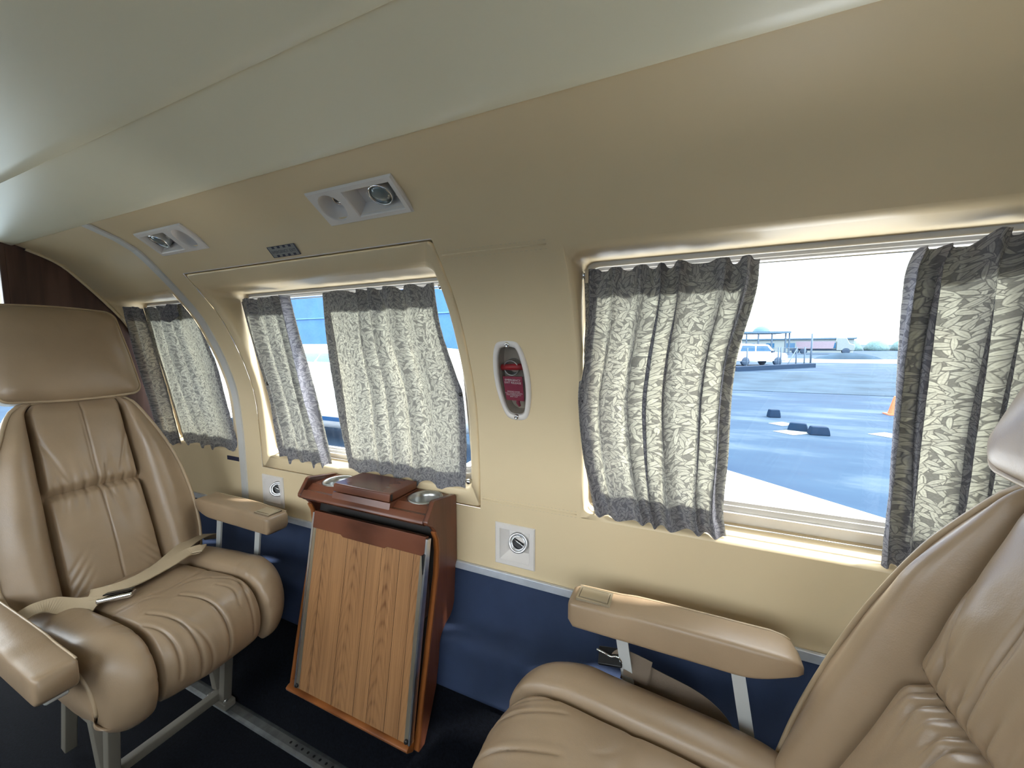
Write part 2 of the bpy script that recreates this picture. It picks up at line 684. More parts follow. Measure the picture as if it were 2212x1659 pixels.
def rect_ring(x0, x1, z0, z1, r, yf, ns=14):
    """closed ring of points round a rectangle with corner radius r; yf(x, z) -> y"""
    pts = []

    def side(a, b):
        for i in range(ns):
            t = i / ns
            pts.append((lerp(a[0], b[0], t), lerp(a[1], b[1], t)))

    def corner(cx, cz, a0):
        for i in range(5):
            a = a0 + math.pi / 2 * i / 4
            pts.append((cx + r * math.cos(a), cz + r * math.sin(a)))
    side((x0 + r, z0), (x1 - r, z0)); corner(x1 - r, z0 + r, -math.pi / 2)
    side((x1, z0 + r), (x1, z1 - r)); corner(x1 - r, z1 - r, 0)
    side((x1 - r, z1), (x0 + r, z1)); corner(x0 + r, z1 - r, math.pi / 2)
    side((x0, z1 - r), (x0, z0 + r)); corner(x0 + r, z0 + r, math.pi)
    return [(x, yf(x, z), z) for x, z in pts]


def mirror_rings(rs, mir):
    return [[(p[0], 2 * CENTRE - p[1], p[2]) for p in r] for r in rs] if mir else rs


def reveal_rings(op, fr, r0=.0):
    """from the opening edge on the trim, round the padded edge, out to the window frame"""
    rs = [rect_ring(*op, r0, lambda x, z: py(z))]
    R = .014
    for k in range(1, 6):
        th = math.pi / 2 * k / 5
        ins, dep = R * math.sin(th) * .7, R * (1 - math.cos(th))
        rs.append(rect_ring(op[0] + ins, op[1] - ins, op[2] + ins, op[3] - ins, .012 + .012 * k / 5,
                            lambda x, z, d=dep: py(z) + d))
    rs.append(rect_ring(*fr, .02, lambda x, z: yw(z)))
    return rs


def window(name, fr, gl, label, mir=False):
    root = thing(name, label, 'window', ((fr[0] + fr[1]) / 2, .98 if not mir else 2 * CENTRE - .98, fr[2]), kind='structure')

    def ring(ins_t, dep, r):
        a = [lerp(fr[i], gl[i], ins_t) for i in range(4)]
        return rect_ring(*a, r, lambda x, z: yw(z) + dep)
    mb = MB()
    mb.rings(mirror_rings([ring(-.05, 0, .02), ring(0.0, -.004, .02), ring(.40, -.004, .02), ring(.42, -.012, .02), ring(.52, -.014, .02), ring(.55, -.006, .02),
                           ring(.80, -.006, .018), ring(.82, -.002, .018), ring(.98, -.001, .016), ring(1.0, .012, .015)], mir))
    obj('window_frame', mb, MT['frame'], root, smooth=False, flip=mir)
    mb = MB()
    rs = rect_ring(gl[0] - .003, gl[1] + .003, gl[2] - .003, gl[3] + .003, .015, lambda x, z: yw(z) + .008)
    mb.add(mirror_rings([rs], mir)[0], [tuple(range(len(rs)))])
    obj('pane', mb, MT['glass'], root)
    return root


# opening on the trim, frame outline, glass outline: x0, x1, z0, z1
OPEN_AFT = (-.228, .570, .765, 1.408)
FR_AFT = (-.212, .555, .796, 1.398)
GL_AFT = (-.190, .530, .850, 1.374)
DOOR = (-1.496, -.522, .740, 1.445)
OPEN_EXIT = (-1.464, -.546, .782, 1.408)
FR_EXIT = (-1.450, -.560, .804, 1.396)
GL_EXIT = (-1.424, -.574, .842, 1.376)
OPEN_FWD = (-2.145, -1.655, .780, 1.408)
FR_FWD = (-2.140, -1.665, .802, 1.396)
GL_FWD = (-2.110, -1.680, .842, 1.376)
UNIT1 = (-.655, 1.5215)
UNIT2 = (-1.385, 1.5215)

OV = [(-.022, .112), (.024, .112), (.036, .098), (.046, .060), (.052, .015), (.050, -.040), (.041, -.085), (.034, -.104), (.020, -.111), (-.010, -.111), (-.026, -.103),
      (-.036, -.080), (-.047, -.030), (-.050, .015), (-.046, .065), (-.036, .100)]


def oval_holes(k, n=14):
    """slabs of wall left out behind the oval release frame"""
    out = []
    tz = wall_frame(-.405, 1.117)[2][1]
    m = len(OV)
    for q in range(n):
        v0, v1 = lerp(-.095, .095, q / n), lerp(-.095, .095, (q + 1) / n)
        lo, hi = -9, 9
        for v in (v0, v1):
            xs = []
            for a, b_ in zip(OV, OV[1:] + OV[:1]):
                if (a[1] - v) * (b_[1] - v) <= 0 and a[1] != b_[1]:
                    xs.append(lerp(a[0], b_[0], (v - a[1]) / (b_[1] - a[1])))
            lo, hi = max(lo, min(xs)), min(hi, max(xs))
        out.append((-.405 + lo * k, -.405 + hi * k, 1.117 + v0 * tz, 1.117 + v1 * tz))
    return out


holes = [OPEN_AFT, DOOR, OPEN_FWD,
         (-.767, -.543, 1.5035, 1.5400), (-1.497, -1.273, 1.5035, 1.5400),
         (-.462, -.364, .602, .698), (-1.486, -1.388, .602, .698),
         *oval_holes(.84)]
mb = wall_grid(holes, X_NOSE, X_AFT, .556, 1.568)
for op, fr in ((OPEN_AFT, FR_AFT), (OPEN_FWD, FR_FWD)):
    mb.rings(reveal_rings(op, fr))
struct('wall_outboard', mb, MT['vinyl'], 'cream vinyl cabin side wall curving in towards the ceiling', smooth=True, flip=True)

mb = MB()
zs = [0, .03, .06, .1, .14, .18, .22, .258]
mb.grid(lambda u, v: (lerp(X_NOSE, X_AFT, u), py(lerp(0, .258, v)), lerp(0, .258, v)), 8, 12)
struct('wall_outboard_carpeted', mb, MT['carpet'], 'black-blue carpet covering the foot of the curved side wall', smooth=True, flip=True)
mb = MB()
mb.grid(lambda u, v: (lerp(X_NOSE, X_AFT, u), py(lerp(.258, .556, v)) - (.004 if v > 0 else 0), lerp(.258, .556, v)), 8, 60)
struct('wall_outboard_lower', mb, MT['blue'], 'navy blue padded lower side wall with a shallow ledge', smooth=True, flip=True)
mb = MB()
mb.box(X_FWD, X_AFT, .9385, .9490, .5450, .5670)
struct('trim_1', mb, MT['strip_alu'], 'thin aluminium strip between the cream wall and the blue lower wall', 'trim', bevel=(.0015, 1))

# arched strip over the joint forward of the exit door
mb = MB()
n = 40
rs = []
for i in range(n + 1):
    z = lerp(.565, 1.566, i / n)
    M = wall_frame(0, min(z, 1.556))
    nn = Vector((0, M[1][2], M[2][2]))
    p = Vector((0, py(z), z))
    q = p + nn * .005
    rs.append([(-1.632, p.y, p.z), (-1.630, q.y, q.z), (-1.596, q.y, q.z), (-1.594, p.y, p.z)])
mb.rings(rs, closed=False)
struct('trim_2', mb, MT['strip'], 'pale grey arched strip running up the wall beside the forward seat', 'trim')

# exit door: a padded panel set in the wall with a dark gap round it
door = thing('door_1', 'cream padded emergency exit door panel around the middle window', 'door', (-1.0, .95, .74), kind='structure')
g = .002
mb = MB()
d0 = (DOOR[0] + g, DOOR[1] - g, DOOR[2] + g, DOOR[3] - g)


def shr(r, s):
    return (r[0] + s, r[1] - s, r[2] + s, r[3] - s)


rs = [rect_ring(*d0, .012, lambda x, z: py(z) + .03),
      rect_ring(*d0, .012, lambda x, z: py(z) + .006),
      rect_ring(*shr(d0, .002), .012, lambda x, z: py(z) + .001),
      rect_ring(*shr(d0, .006), .014, lambda x, z: py(z) - .001)]
rv = reveal_rings(OPEN_EXIT, FR_EXIT, .02)
mid = []
for a, b_ in zip(rs[-1], rv[0]):
    x, z = lerp(a[0], b_[0], .6), lerp(a[2], b_[2], .6)
    mid.append((x, py(z) - .001, z))
rs.append(mid)
mb.rings(rs + rv)
obj('door_panel', mb, MT['vinyl'], door, smooth=True, flip=True)
mb = MB()
mb.rings([rect_ring(*DOOR, .0, lambda x, z: py(z) + .0005), rect_ring(*DOOR, .0, lambda x, z: py(z) + .05), rect_ring(*shr(DOOR, .004), .0, lambda x, z: py(z) + .029)])
obj('door_gap', mb, MT['vinyl'], door)

window('window_1', FR_FWD, GL_FWD, 'small window half behind the forward seat and arched strip')
window('window_2', FR_EXIT, GL_EXIT, 'window in the emergency exit door above the folding table')
window('window_3', FR_AFT, GL_AFT, 'wide rectangular window above the right-hand armrest')

# opposite side of the cabin (behind the camera), with uncurtained windows
holes_b = [(-2.13, -1.66, .78, 1.408), OPEN_EXIT, OPEN_AFT, (.75, 1.45, .78, 1.408)]
mb = wall_grid(holes_b, X_NOSE, X_AFT, .556, 1.568, True)
for op, fr, gl, k in ((holes_b[0], (-2.11, -1.68, .80, 1.396), (-2.09, -1.70, .84, 1.376), 4), (OPEN_EXIT, FR_EXIT, GL_EXIT, 5),
                      (OPEN_AFT, FR_AFT, GL_AFT, 6), (holes_b[3], (.765, 1.435, .80, 1.396), (.79, 1.41, .84, 1.376), 7)):
    mb.rings([r[::-1] for r in mirror_rings(reveal_rings(op, fr), True)])
    window('window_%d' % k, fr, gl, 'uncurtained window in the wall behind the camera, number %s from the front' % {4: 'one', 5: 'two', 6: 'three', 7: 'four'}[k], True)
struct('wall_inboard', mb, MT['vinyl'], 'cream side wall on the other side of the aisle')
mb = MB()
mb.grid(lambda u, v: (lerp(X_NOSE, X_AFT, u), 2 * CENTRE - py(lerp(0, .556, v)), lerp(0, .556, v)), 8, 40)
struct('wall_inboard_lower', mb, MT['blue'], 'navy lower wall on the other side of the aisle', smooth=True)

# floor
mb = MB()
mb.box(X_NOSE, X_AFT, -.36, .76, -.03, 0)
struct('floor', mb, MT['carpet'], 'black-blue carpeted cabin floor', 'floor')

# ceiling: a middle panel and two side panels whose lips overlap
ceil = thing('ceiling', 'smooth beige headliner made of overlapping long panels', 'ceiling', (-.3, CENTRE, 1.6), kind='structure')


def strip_panel(pts, m, par):
    mb = MB()
    mb.rings([[(x, y, z) for (y, z) in pts] for x in [lerp(X_NOSE, X_AFT, i / 10) for i in range(11)]], closed=False)
    return obj('headliner_panel', mb, m, par, smooth=True)


side = [(.553, 1.5680), (.5525, 1.5615), (.5485, 1.5600), (.53, 1.5635), (.50, 1.5700), (.46, 1.5785), (.42, 1.5865), (.38, 1.5935), (.34, 1.5990)]
strip_panel(side, MT['vinyl_ceiling'], ceil)
strip_panel([(2 * CENTRE - y, z) for y, z in side][::-1], MT['vinyl_ceiling'], ceil)
mid = [(.3745, 1.597), (.3742, 1.5905), (.3715, 1.5890), (.35, 1.5925), (.31, 1.600), (.26, 1.606), (.2, 1.608)]
strip_panel(mid + [(2 * CENTRE - y, z) for y, z in mid[:-1]][::-1], MT['vinyl_ceiling'], ceil)

# forward bulkhead with a doorway, aft wall
mb = MB()


def arch_poly(y_from):
    pts = [(y_from, 0.0)]
    for i in range(10):
        z = lerp(0, .55, i / 9)
        pts.append((py(z), z))
    for i in range(40):
        z = lerp(.56, 1.567, i / 39)
        pts.append((py(z), z))
    pts.append((y_from, 1.567))
    return pts


mb.prism(arch_poly(.530), 0, X_FWD - .02, X_FWD)
struct('wall_forward', mb, MT['bulkhead'], 'dark wood veneered bulkhead behind the left seat')
mb = MB()
mb.prism([(2 * CENTRE - y, z) for y, z in arch_poly(.530)][::-1], 0, X_FWD - .02, X_FWD)
struct('wall_forward_inboard', mb, MT['bulkhead'], 'dark wood bulkhead on the far side of the doorway')
mb = MB()
pts = []
for i in range(60):
    z = lerp(.75, 1.557, i / 59)
    M = wall_frame(0, z)
    pts.append((X_FWD + .006, py(z) + M[1][2] * .004, z + M[2][2] * .004))
mb.tube(pts, .006, 6)
struct('trim_3', mb, MT['vinyl'], 'cream bead along the curved top edge of the wooden bulkhead', 'trim', smooth=True)
mb = MB()
mb.box(X_FWD - .022, X_FWD + .004, .518, .534, 0, 1.565)
struct('trim_4', mb, MT['bulkhead'], 'upright edge post of the wooden bulkhead at the doorway', 'trim', bevel=(.003, 2))
mb = MB()
mb.box(X_FWD - .02, X_FWD, 2 * CENTRE - .530, .518, 1.555, 1.60)
struct('trim_5', mb, MT['vinyl'], 'cream header above the cockpit doorway', 'trim')
mb = MB()
full = arch_poly(CENTRE)
mb.prism(full, 0, X_AFT, X_AFT + .02)
mb.prism([(2 * CENTRE - y, z) for y, z in full][::-1], 0, X_AFT, X_AFT + .02)
mb.box(X_AFT, X_AFT + .02, CENTRE - .4, CENTRE + .4, 1.55, 1.62)
struct('wall_aft', mb, MT['vinyl'], 'cream wall closing the rear of the cabin')

# stitched seams of the padded wall panel between the windows
mb = MB()


def seam_path(pts, n=40):
    out = []
    for (a, b_) in zip(pts, pts[1:]):
        m = max(2, int(n * (Vector(b_) - Vector(a)).length))
        for i in range(m):
            t = i / m
            out.append((lerp(a[0], b_[0], t), lerp(a[1], b_[1], t)))
    out.append(pts[-1])
    return out


def on_wall(x, z, d=0.0):
    M = wall_frame(x, z)
    return M @ Vector((0, 0, d))


SEAMS = [[(-.512, 1.414), (-.40, 1.4135), (-.262, 1.4125)], [(-.514, .7695), (-.40, .7705), (-.238, .7715)]]
for path in SEAMS:
    mb.tube([on_wall(x, z, .0002) for x, z in seam_path(path)], .0018, 6)
sm = struct('trim_6', mb, MT['vinyl'], 'raised stitched seams of the cream panel around the exit release', 'trim', smooth=True)
mb = MB()
for path in SEAMS:
    for dz in (-.0075, .0075):
        sp = seam_path(path, 190)
        for a, b_ in zip(sp[::2], sp[1::2]):
            p, q = on_wall(a[0], a[1] + dz, .0006), on_wall(b_[0], b_[1] + dz, .0006)
            mb.tube([p, q], .0007, 4)
tag(obj('stitching', mb, MT['tab'], sm), kind='stuff')


# ------------------------------------------------------------------ fittings on the wall
def rect_pts(cx, cy, hw, hh, n=8):
    p = []
    for a, b_ in (((-1, -1), (1, -1)), ((1, -1), (1, 1)), ((1, 1), (-1, 1)), ((-1, 1), (-1, -1))):
        for i in range(n):
            t = i / n
            p.append((cx + hw * lerp(a[0], b_[0], t), cy + hh * lerp(a[1], b_[1], t)))
    return p


def z_ring(pts, z):
    return [(x, y, z) for x, y in pts]


def to_circle(pts, cx, cy, r):
    return [(cx + r * math.cos(math.atan2(y - cy, x - cx)), cy + r * math.sin(math.atan2(y - cy, x - cx))) for x, y in pts]


def service_unit(xz, flip, label):
    """reading lamp cup at one end, boxed air outlet with knob at the other"""
    M = wall_frame(*xz)
    s = -1 if flip else 1
    loc = M @ Vector((0, 0, 0))
    t = thing('overhead_service_panel', label, 'service panel', loc, 'reading light and air outlet panels')
    Mx = M @ Matrix.Diagonal((s, 1, 1, 1))
    fl = flip
    HW, HH, H = .121, .0435, .010
    mb = MB(Mx)
    L_ = rect_pts(-.0735, 0, .0440, .0400)          # lamp end of the face
    R_ = rect_pts(.0440, 0, .0735, .0400)           # outlet end of the face
    mb.rings([z_ring(rect_pts(0, 0, HW, HH), -.003), z_ring(rect_pts(0, 0, HW, HH), .006), z_ring(rect_pts(0, 0, HW - .0035, HH - .0035), H)])
    mb.rings([z_ring(L_, H), z_ring(to_circle(L_, -.0735, 0, .0335), H), z_ring(to_circle(L_, -.0735, 0, .0320), H - .002)])
    mb.rings([z_ring(R_, H), z_ring(rect_pts(.0440, 0, .0640, .0320), H), z_ring(rect_pts(.0440, 0, .0620, .0300), H - .002)])
    obj('bezel', mb, MT['white_plastic'], t, smooth=False, flip=fl, bevel=None)
    mb = MB(Mx)
    mb.lathe([(.0322, H - .002), (.0308, -.004), (.0280, -.012), (.0235, -.018), (.0180, -.020)], 32, cap1=True, c=(-.0735, 0, 0))
    cup = obj('lamp_cup', mb, MT['white_plastic'], t, smooth=True, flip=not fl)
    mb = MB(Mx @ Matrix.Translation((-.070, .004, -.0205)))
    mb.lathe([(.0150, 0), (.0150, .004), (.011, .008), (.0075, .005)], 20)
    obj('lamp_rim', mb, MT['chrome'], cup, smooth=True, flip=fl)
    mb = MB(Mx @ Matrix.Translation((-.070, .004, -.0190)))
    mb.lathe([(.0105, .001), (.006, .006), (.0005, .007)], 16, cap1=True)
    obj('lamp_bulb', mb, MT['black'], cup, smooth=True, flip=fl)
    mb = MB(Mx)
    mb.rings([z_ring(rect_pts(.0440, 0, .0622, .0302), H - .002), z_ring(rect_pts(.0440, .004, .0520, .0235), -.022)], cap1=True)
    bx = obj('outlet_box', mb, MT['white_plastic'], t, flip=not fl)
    Mg = Mx @ Matrix.Translation((.062, .006, -.016)) @ Matrix.Rotation(math.radians(7), 4, 'X') @ Matrix.Rotation(math.radians(3), 4, 'Y')
    mb = MB(Mg)
    mb.lathe([(.0265, -.002), (.0270, .008), (.0262, .016), (.0252, .020), (.0238, .0205), (.0230, .017)], 32)
    nz = obj('air_nozzle', mb, MT['steel'], t, smooth=True, flip=fl)
    mb = MB(Mg)
    mb.lathe([(.0236, .0204), (.0250, .0208), (.0257, .0192)], 32)
    obj('nozzle_rim', mb, MT['chrome'], nz, smooth=True, flip=fl)
    mb = MB(Mg)
    mb.lathe([(.0232, .0165), (.0205, .0160), (.0190, .0190), (.011, .0212), (.001, .0218)], 28, cap1=True)
    obj('nozzle_lens', mb, MT['lens'], nz, smooth=True, flip=fl)
    mb = MB(Mx @ Matrix.Translation((.026, .004, -.021)))
    mb.lathe([(.0055, 0), (.0055, .006), (.004, .0085)], 16, cap1=True)
    mb.box(-.0015, .0015, -.005, .005, .0085, .0135)
    obj('knob', mb, MT['white_plastic'], t, flip=fl)
    return t


service_unit(UNIT1, False, 'large white reading light and air outlet panel nearest the camera')
service_unit(UNIT2, True, 'smaller looking white reading light and air outlet panel above the left seat')


def wall_vent(x, z, ang, label):
    M = wall_frame(x, z)
    t = thing('wall_air_vent', label, 'air vent', M @ Vector((0, 0, 0)), 'square white wall air vents')
    mb = MB(M)
    hw = .0605
    mb.rings([z_ring(rect_pts(0, 0, hw, hw), -.004), z_ring(rect_pts(0, 0, hw, hw), .003), z_ring(rect_pts(0, 0, hw - .003, hw - .003), .006),
              z_ring(rect_pts(0, 0, .0455, .0455), .006), z_ring(rect_pts(0, 0, .044, .044), .004),
              z_ring(rect_pts(.006, .006, .030, .030), -.016)], cap1=True)
    obj('bezel', mb, MT['white_plastic'], t)
    Mg = M @ Matrix.Translation((.006, .004, -.016)) @ Matrix.Rotation(math.radians(-14), 4, 'X') @ Matrix.Rotation(math.radians(ang), 4, 'Y')
    mb = MB(Mg)
    mb.lathe([(.029, -.002), (.0295, .008), (.028, .014), (.0245, .016), (.021, .012), (.020, .006)], 36)
    nz = obj('air_nozzle', mb, MT['alu'], t, smooth=True)
    mb = MB(Mg)
    mb.lathe([(.020, .004), (.0200, .011), (.0185, .0125), (.0170, .011), (.0165, .002)], 32)
    obj('inner_ring', mb, MT['chrome'], nz, smooth=True)
    mb = MB(Mg)
    mb.lathe([(.0168, .002), (.0165, .001)], 28, cap1=True)
    obj('throat', mb, MT['black'], nz)
    mb = MB(Mg)
    mb.tube([(-.0135, .006, .006), (0, 0, .0085), (.0145, -.008, .006)], .0016, 8)
    obj('vane', mb, MT['chrome'], nz, smooth=True)
    return t


wall_vent(-.413, .6495, 6, 'square white air vent below the emergency exit release handle')
wall_vent(-1.437, .652, 34, 'square white air vent between left armrest and wooden table')

# emergency exit release: tapered oval frame, clear cover, red handle and printed tag
M = wall_frame(-.405, 1.117)
ex = thing('emergency_exit_release', 'oval white framed emergency exit release with maroon printed tag', 'exit release', M @ Vector((0, 0, 0)))



def loop_smooth(pts, it=2):
    for _ in range(it):
        q = []
        for i in range(len(pts)):
            a, b_ = pts[i], pts[(i + 1) % len(pts)]
            q.append((lerp(a[0], b_[0], .25), lerp(a[1], b_[1], .25)))
            q.append((lerp(a[0], b_[0], .75), lerp(a[1], b_[1], .75)))
        pts = q
    return pts


OVs = loop_smooth(OV)[::-1]
INN = loop_smooth([(-.020, .087), (.018, .087), (.025, .045), (.0335, .0), (.0330, -.045), (.026, -.085), (-.006, -.087), (-.020, -.050), (-.029, .0), (-.030, .040),
                   (-.027, .065), (-.0245, .08), (-.022, .085), (-.021, .0865), (-.0205, .087), (-.020, .087)], 2)[::-1]


def scale_to(pts, tgt_n):
    return pts


def sc(pts, k):
    return [(x * k, y * (1 - (1 - k) * .5)) for x, y in pts]


mb = MB(M)
inn = [(x * .72, y * .84) for x, y in OVs]
mb.rings([z_ring(OVs, -.002), z_ring(OVs, .004), z_ring(sc(OVs, .95), .008), z_ring(sc(OVs, .86), .0095), z_ring([(x * .77, y * .87) for x, y in OVs], .008),
          z_ring(inn, .004), z_ring([(x * .715, y * .835) for x, y in OVs], .001)])
obj('frame', mb, MT['white_plastic'], ex, smooth=True, flip=True)
mb = MB(M)
mb.rings([z_ring([(x * .715, y * .835) for x, y in OVs], .001), z_ring([(x * .68, y * .81) for x, y in OVs], -.030)], cap1=True)
obj('recess', mb, MT['recess'], ex, smooth=False, flip=True)
mb = MB(M)
mb.tube([(-.03, .034, -.012), (0, .036, -.010), (.03, .036, -.012)], .0085, 12)
hd = obj('release_handle', mb, MT['red'], ex, smooth=True)
mb = MB(M)
mb.lathe([(.021, -.0280), (.021, -.006), (.0195, -.005), (.0185, -.007), (.0185, -.0280)], 28, c=(-.002, .034, 0))
obj('handle_collar', mb, MT['steel'], ex, smooth=True)
mb = MB(M)
cov = [(x * .75, y * .858) for x, y in OVs]
mb.add(z_ring(cov, .0062), [tuple(range(len(cov)))[::-1]])
obj('clear_cover', mb, MT['clear'], ex)
Mt = M @ Matrix.Translation((-.001, -.022, -.0035)) @ Matrix.Rotation(math.radians(-2), 4, 'Z')
mb = MB(Mt)
mb.prism([(-.028, .033), (.028, .035), (.028, -.034), (-.023, -.034)][::-1], 2, -.0006, .0006)
tg = obj('tag', mb, MT['tagred'], ex)
obj('tag_lettering', text_mb('EMERGENCY\nEXIT RELEASE', .0078, Mt @ Matrix.Translation((0, .020, .0010)), 1.0, .95), MT['print_white'], tg)
obj('tag_small_print', text_mb('REMOVE COVER\nPULL HANDLE DOWN\nPUSH EMERGENCY\nEXIT OUT', .0050, Mt @ Matrix.Translation((0, -.016, .0010)), 1.0, .95), MT['print_white'], tg)
mb = MB(M)
mb.tube([(.008, -.050, -.008), (.006, -.064, -.007), (.010, -.074, -.007)], [.004, .0052, .0035], 10)
obj('tag_lanyard', mb, MT['tagred'], ex, smooth=True)
for px_, pz_ in ((.002, .1005), (.004, -.0985)):
    mb = MB(M @ Matrix.Translation((px_, pz_, .009)))
    mb.lathe([(.0072, -.002), (.0070, .0015), (.0055, .0040), (.0025, .0052), (.0022, .0040)], 20, cap1=True)
    obj('screw', mb, MT['chrome'], ex, smooth=True)

# EMERGENCY EXIT placard over the door
M = wall_frame(-.984, 1.463)
pl = thing('exit_placard', 'small grey EMERGENCY EXIT placard with black checked border above the door', 'placard', M @ Vector((0, 0, 0)))
mb = MB(M)
mb.box(-.053, .053, -.0150, .0150, .0004, .0022)
obj('plate', mb, MT['placard'], pl)
mb = MB(M)
for i in range(4):
    for v0 in (-.0146, .0088):
        mb.box(-.036 + i * .0215, -.0265 + i * .0215, v0, v0 + .0058, .0022, .0026)
mb.box(-.0535, -.0515, -.0150, .0150, .0022, .0026)
mb.box(.0505, .0535, -.0150, .0150, .0022, .0026)
mb.box(-.053, .053, -.0155, -.0145, .0022, .0026)
mb.box(-.053, .053, .0145, .0155, .0022, .0026)
obj('checked_border', mb, MT['print_dark'], pl)
obj('lettering', text_mb('EMERGENCY  EXIT', .0112, M @ Matrix.Translation((0, -.001, .0027)), 1.0), MT['print_dark'], pl)

M = wall_frame(-1.676, .753)
mb = MB(M)
mb.box(-.040, .036, -.0085, .0085, .0003, .002)
tag(obj('label_plate', mb, MT['print_dark']), 'tiny black label strip under the left curtain', 'placard')

# ------------------------------------------------------------------ curtains
YC_T, YC_B, Z_T, Z_B = .868, .956, 1.376, .775


def cy(z):
    return lerp(YC_B, YC_T, (z - Z_B) / (Z_T - Z_B))


def curtain(name, label, left, right, pleats, amp, seed, z_top=Z_T, z_bot=Z_B, hem=(.062, .070, .018, .022), extra=None, bulge=0.0, ytop=None, fold=1.0, ylim=.012, keep=None):
    """left/right: tables (v, x) of the two edges going down; pleats across; a second layer of cloth forms the hems"""
    rnd = random.Random(seed)
    ph = [rnd.uniform(0, 6.28) for _ in range(6)]
    jit = [rnd.uniform(-.35, .35) for _ in range(64)]

    def width():
        return abs(interp(right, .5) - interp(left, .5))

    def S_(u, v, off=0.0):
        x = lerp(interp(left, v), interp(right, v), u)
        z = lerp(z_top, z_bot, v)
        # warp the pleat phase so that folds differ in width and wander a little on the way down
        k = u * pleats
        i = int(min(pleats - 1e-6, k)) if pleats >= 1 else 0
        w = k + .34 * math.sin(1.7 * k + ph[0]) * .55 + .12 * math.sin(2.6 * k + ph[5] + 1.2 * v) + .08 * math.sin(3.0 * v + ph[1] + 5 * u)
        s = math.sin(2 * math.pi * w + ph[2])
        s2 = math.sin(2 * math.pi * w * 2.1 + ph[3] + 2 * v)
        a = amp * (.75 + .35 * math.sin(3.7 * u * 2 + ph[4]) + .25 * math.sin(2.5 * v)) * (1 - .45 * v ** 5)
        d = a * (s + .24 * s2 * (1 - v ** 3))
        d += .006 * noise.noise(Vector((u * 5 + seed, v * 3.0, 1.7)))
        d += .0016 * noise.noise(Vector((u * 30, v * 26.0, seed)))
        # sideways pull of the cloth at the fold flanks gives overlapping pleats
        x += fold * .42 * (1 - .8 * v ** 6) * (1 - .7 * (1 - v) ** 8) * a * math.cos(2 * math.pi * w + ph[2]) * (1 if right[0][1] > left[0][1] else -1)
        y = cy(z) - d - bulge * math.sin(math.pi * v)
        ym = cy(z) + ylim
        if y > ym:
            y = ym + (y - ym) * .2
        if ytop:
            y += ytop(u, v)
        e_t, e_b = (1 - v) ** 7, v ** 9
        z += e_t * (-.010 * smooth01(-s) * (.5 + noise.noise(Vector((w * .9, 3.3, seed)))) + .003 * noise.noise(Vector((u * 9, 3.3, seed))))
        z -= e_b * (.003 * s + .004 * noise.noise(Vector((u * 7, 9.3, seed))))
        if keep and not (keep[0] + .012 < x < keep[1] - .012):
            if y > py(z) - .004:
                if z < 1.13:
                    y = py(z) - .004 - abs(off)
                else:
                    x = max(keep[0] + .014, min(keep[1] - .014, x))
        if extra:
            dx, dy, dz = extra(u, v)
            x, y, z = x + dx, y + dy, z + dz
        return (x, y + off, z)
    wd = width() * 1.45
    ht = (z_top - z_bot)

    def uvf(u, v):
        return (u * wd + seed * .37, (1 - v) * ht + seed * .21)
    root = thing(name, label, 'curtain', S_(.5, .0), 'leaf patterned window curtains')
    nu, nv = max(40, int(pleats * 26)), 64
    mb = MB()
    mb.grid(S_, nu, nv, uvf)
    obj('cloth', mb, MT['cloth'], root, smooth=True)

    def band(nm, u0, u1, v0, v1, off=.0025):
        mb = MB()
        a, b_ = max(4, int(nu * (u1 - u0)) + 1), max(4, int(nv * (v1 - v0)) + 1)
        mb.grid(lambda u, v: S_(lerp(u0, u1, u), lerp(v0, v1, v), off), a, b_, lambda u, v: uvf(1 - lerp(u0, u1, u), 1 - lerp(v0, v1, v)))
        obj(nm, mb, MT['cloth'], root, smooth=True)
    ht_, hb_ = hem[0] / ht, hem[1] / ht
    band('top_hem', 0, 1, 0, ht_)
    band('bottom_hem', 0, 1, 1 - hb_, 1)
    if hem[2]:
        band('side_hem', 0, hem[2] / width(), ht_, 1 - hb_)
    if hem[3]:
        band('side_hem', 1 - hem[3] / width(), 1, ht_, 1 - hb_)
    return root, S_


def stud(root, name, p, m, r=.0055):
    mb = MB(Matrix.Translation(p) @ Matrix.Rotation(math.radians(90), 4, 'X'))
    mb.lathe([(r, 0), (r, .002), (r * .6, .0035)], 16, cap1=True)
    return obj(name, mb, m, root, smooth=True)


# aft window, left half
c, f = curtain('window_curtain', 'wide leaf-patterned curtain drawn over the left half of the right-hand window',
               [(0, -.213), (.18, -.215), (.34, -.226), (.50, -.240), (.7, -.232), (.85, -.214), (1, -.194)], [(0, .126), (.1, .124), (.35, .098), (.7, .096), (.9, .094), (1, .104)], 7, .0160, 1,
               hem=(.060, .062, .036, .030), keep=OPEN_AFT, fold=1.5)
stud(c, 'snap', Vector(f(.01, .50)) + Vector((.004, -.003, 0)), MT['black'])
mb = MB()
mb.box(-.203, -.196, .852, .854, 1.345, 1.374)
obj('pull_tab', mb, MT['tab'], c)
# aft window, right half
c, f = curtain('window_curtain', 'shaded leaf-patterned curtain at the right edge beside the right seat back',
               [(0, .346), (.07, .338), (.3, .342), (.7, .358), (1, .372)], [(0, .555), (.5, .56), (1, .57)], 5, .0190, 2, hem=(.068, .062, .030, 0), fold=1.5,
               z_top=1.384, extra=lambda u, v: (0, 0, -.016 * smooth01((.42 - u) / .12) * (1 - v) ** 4))
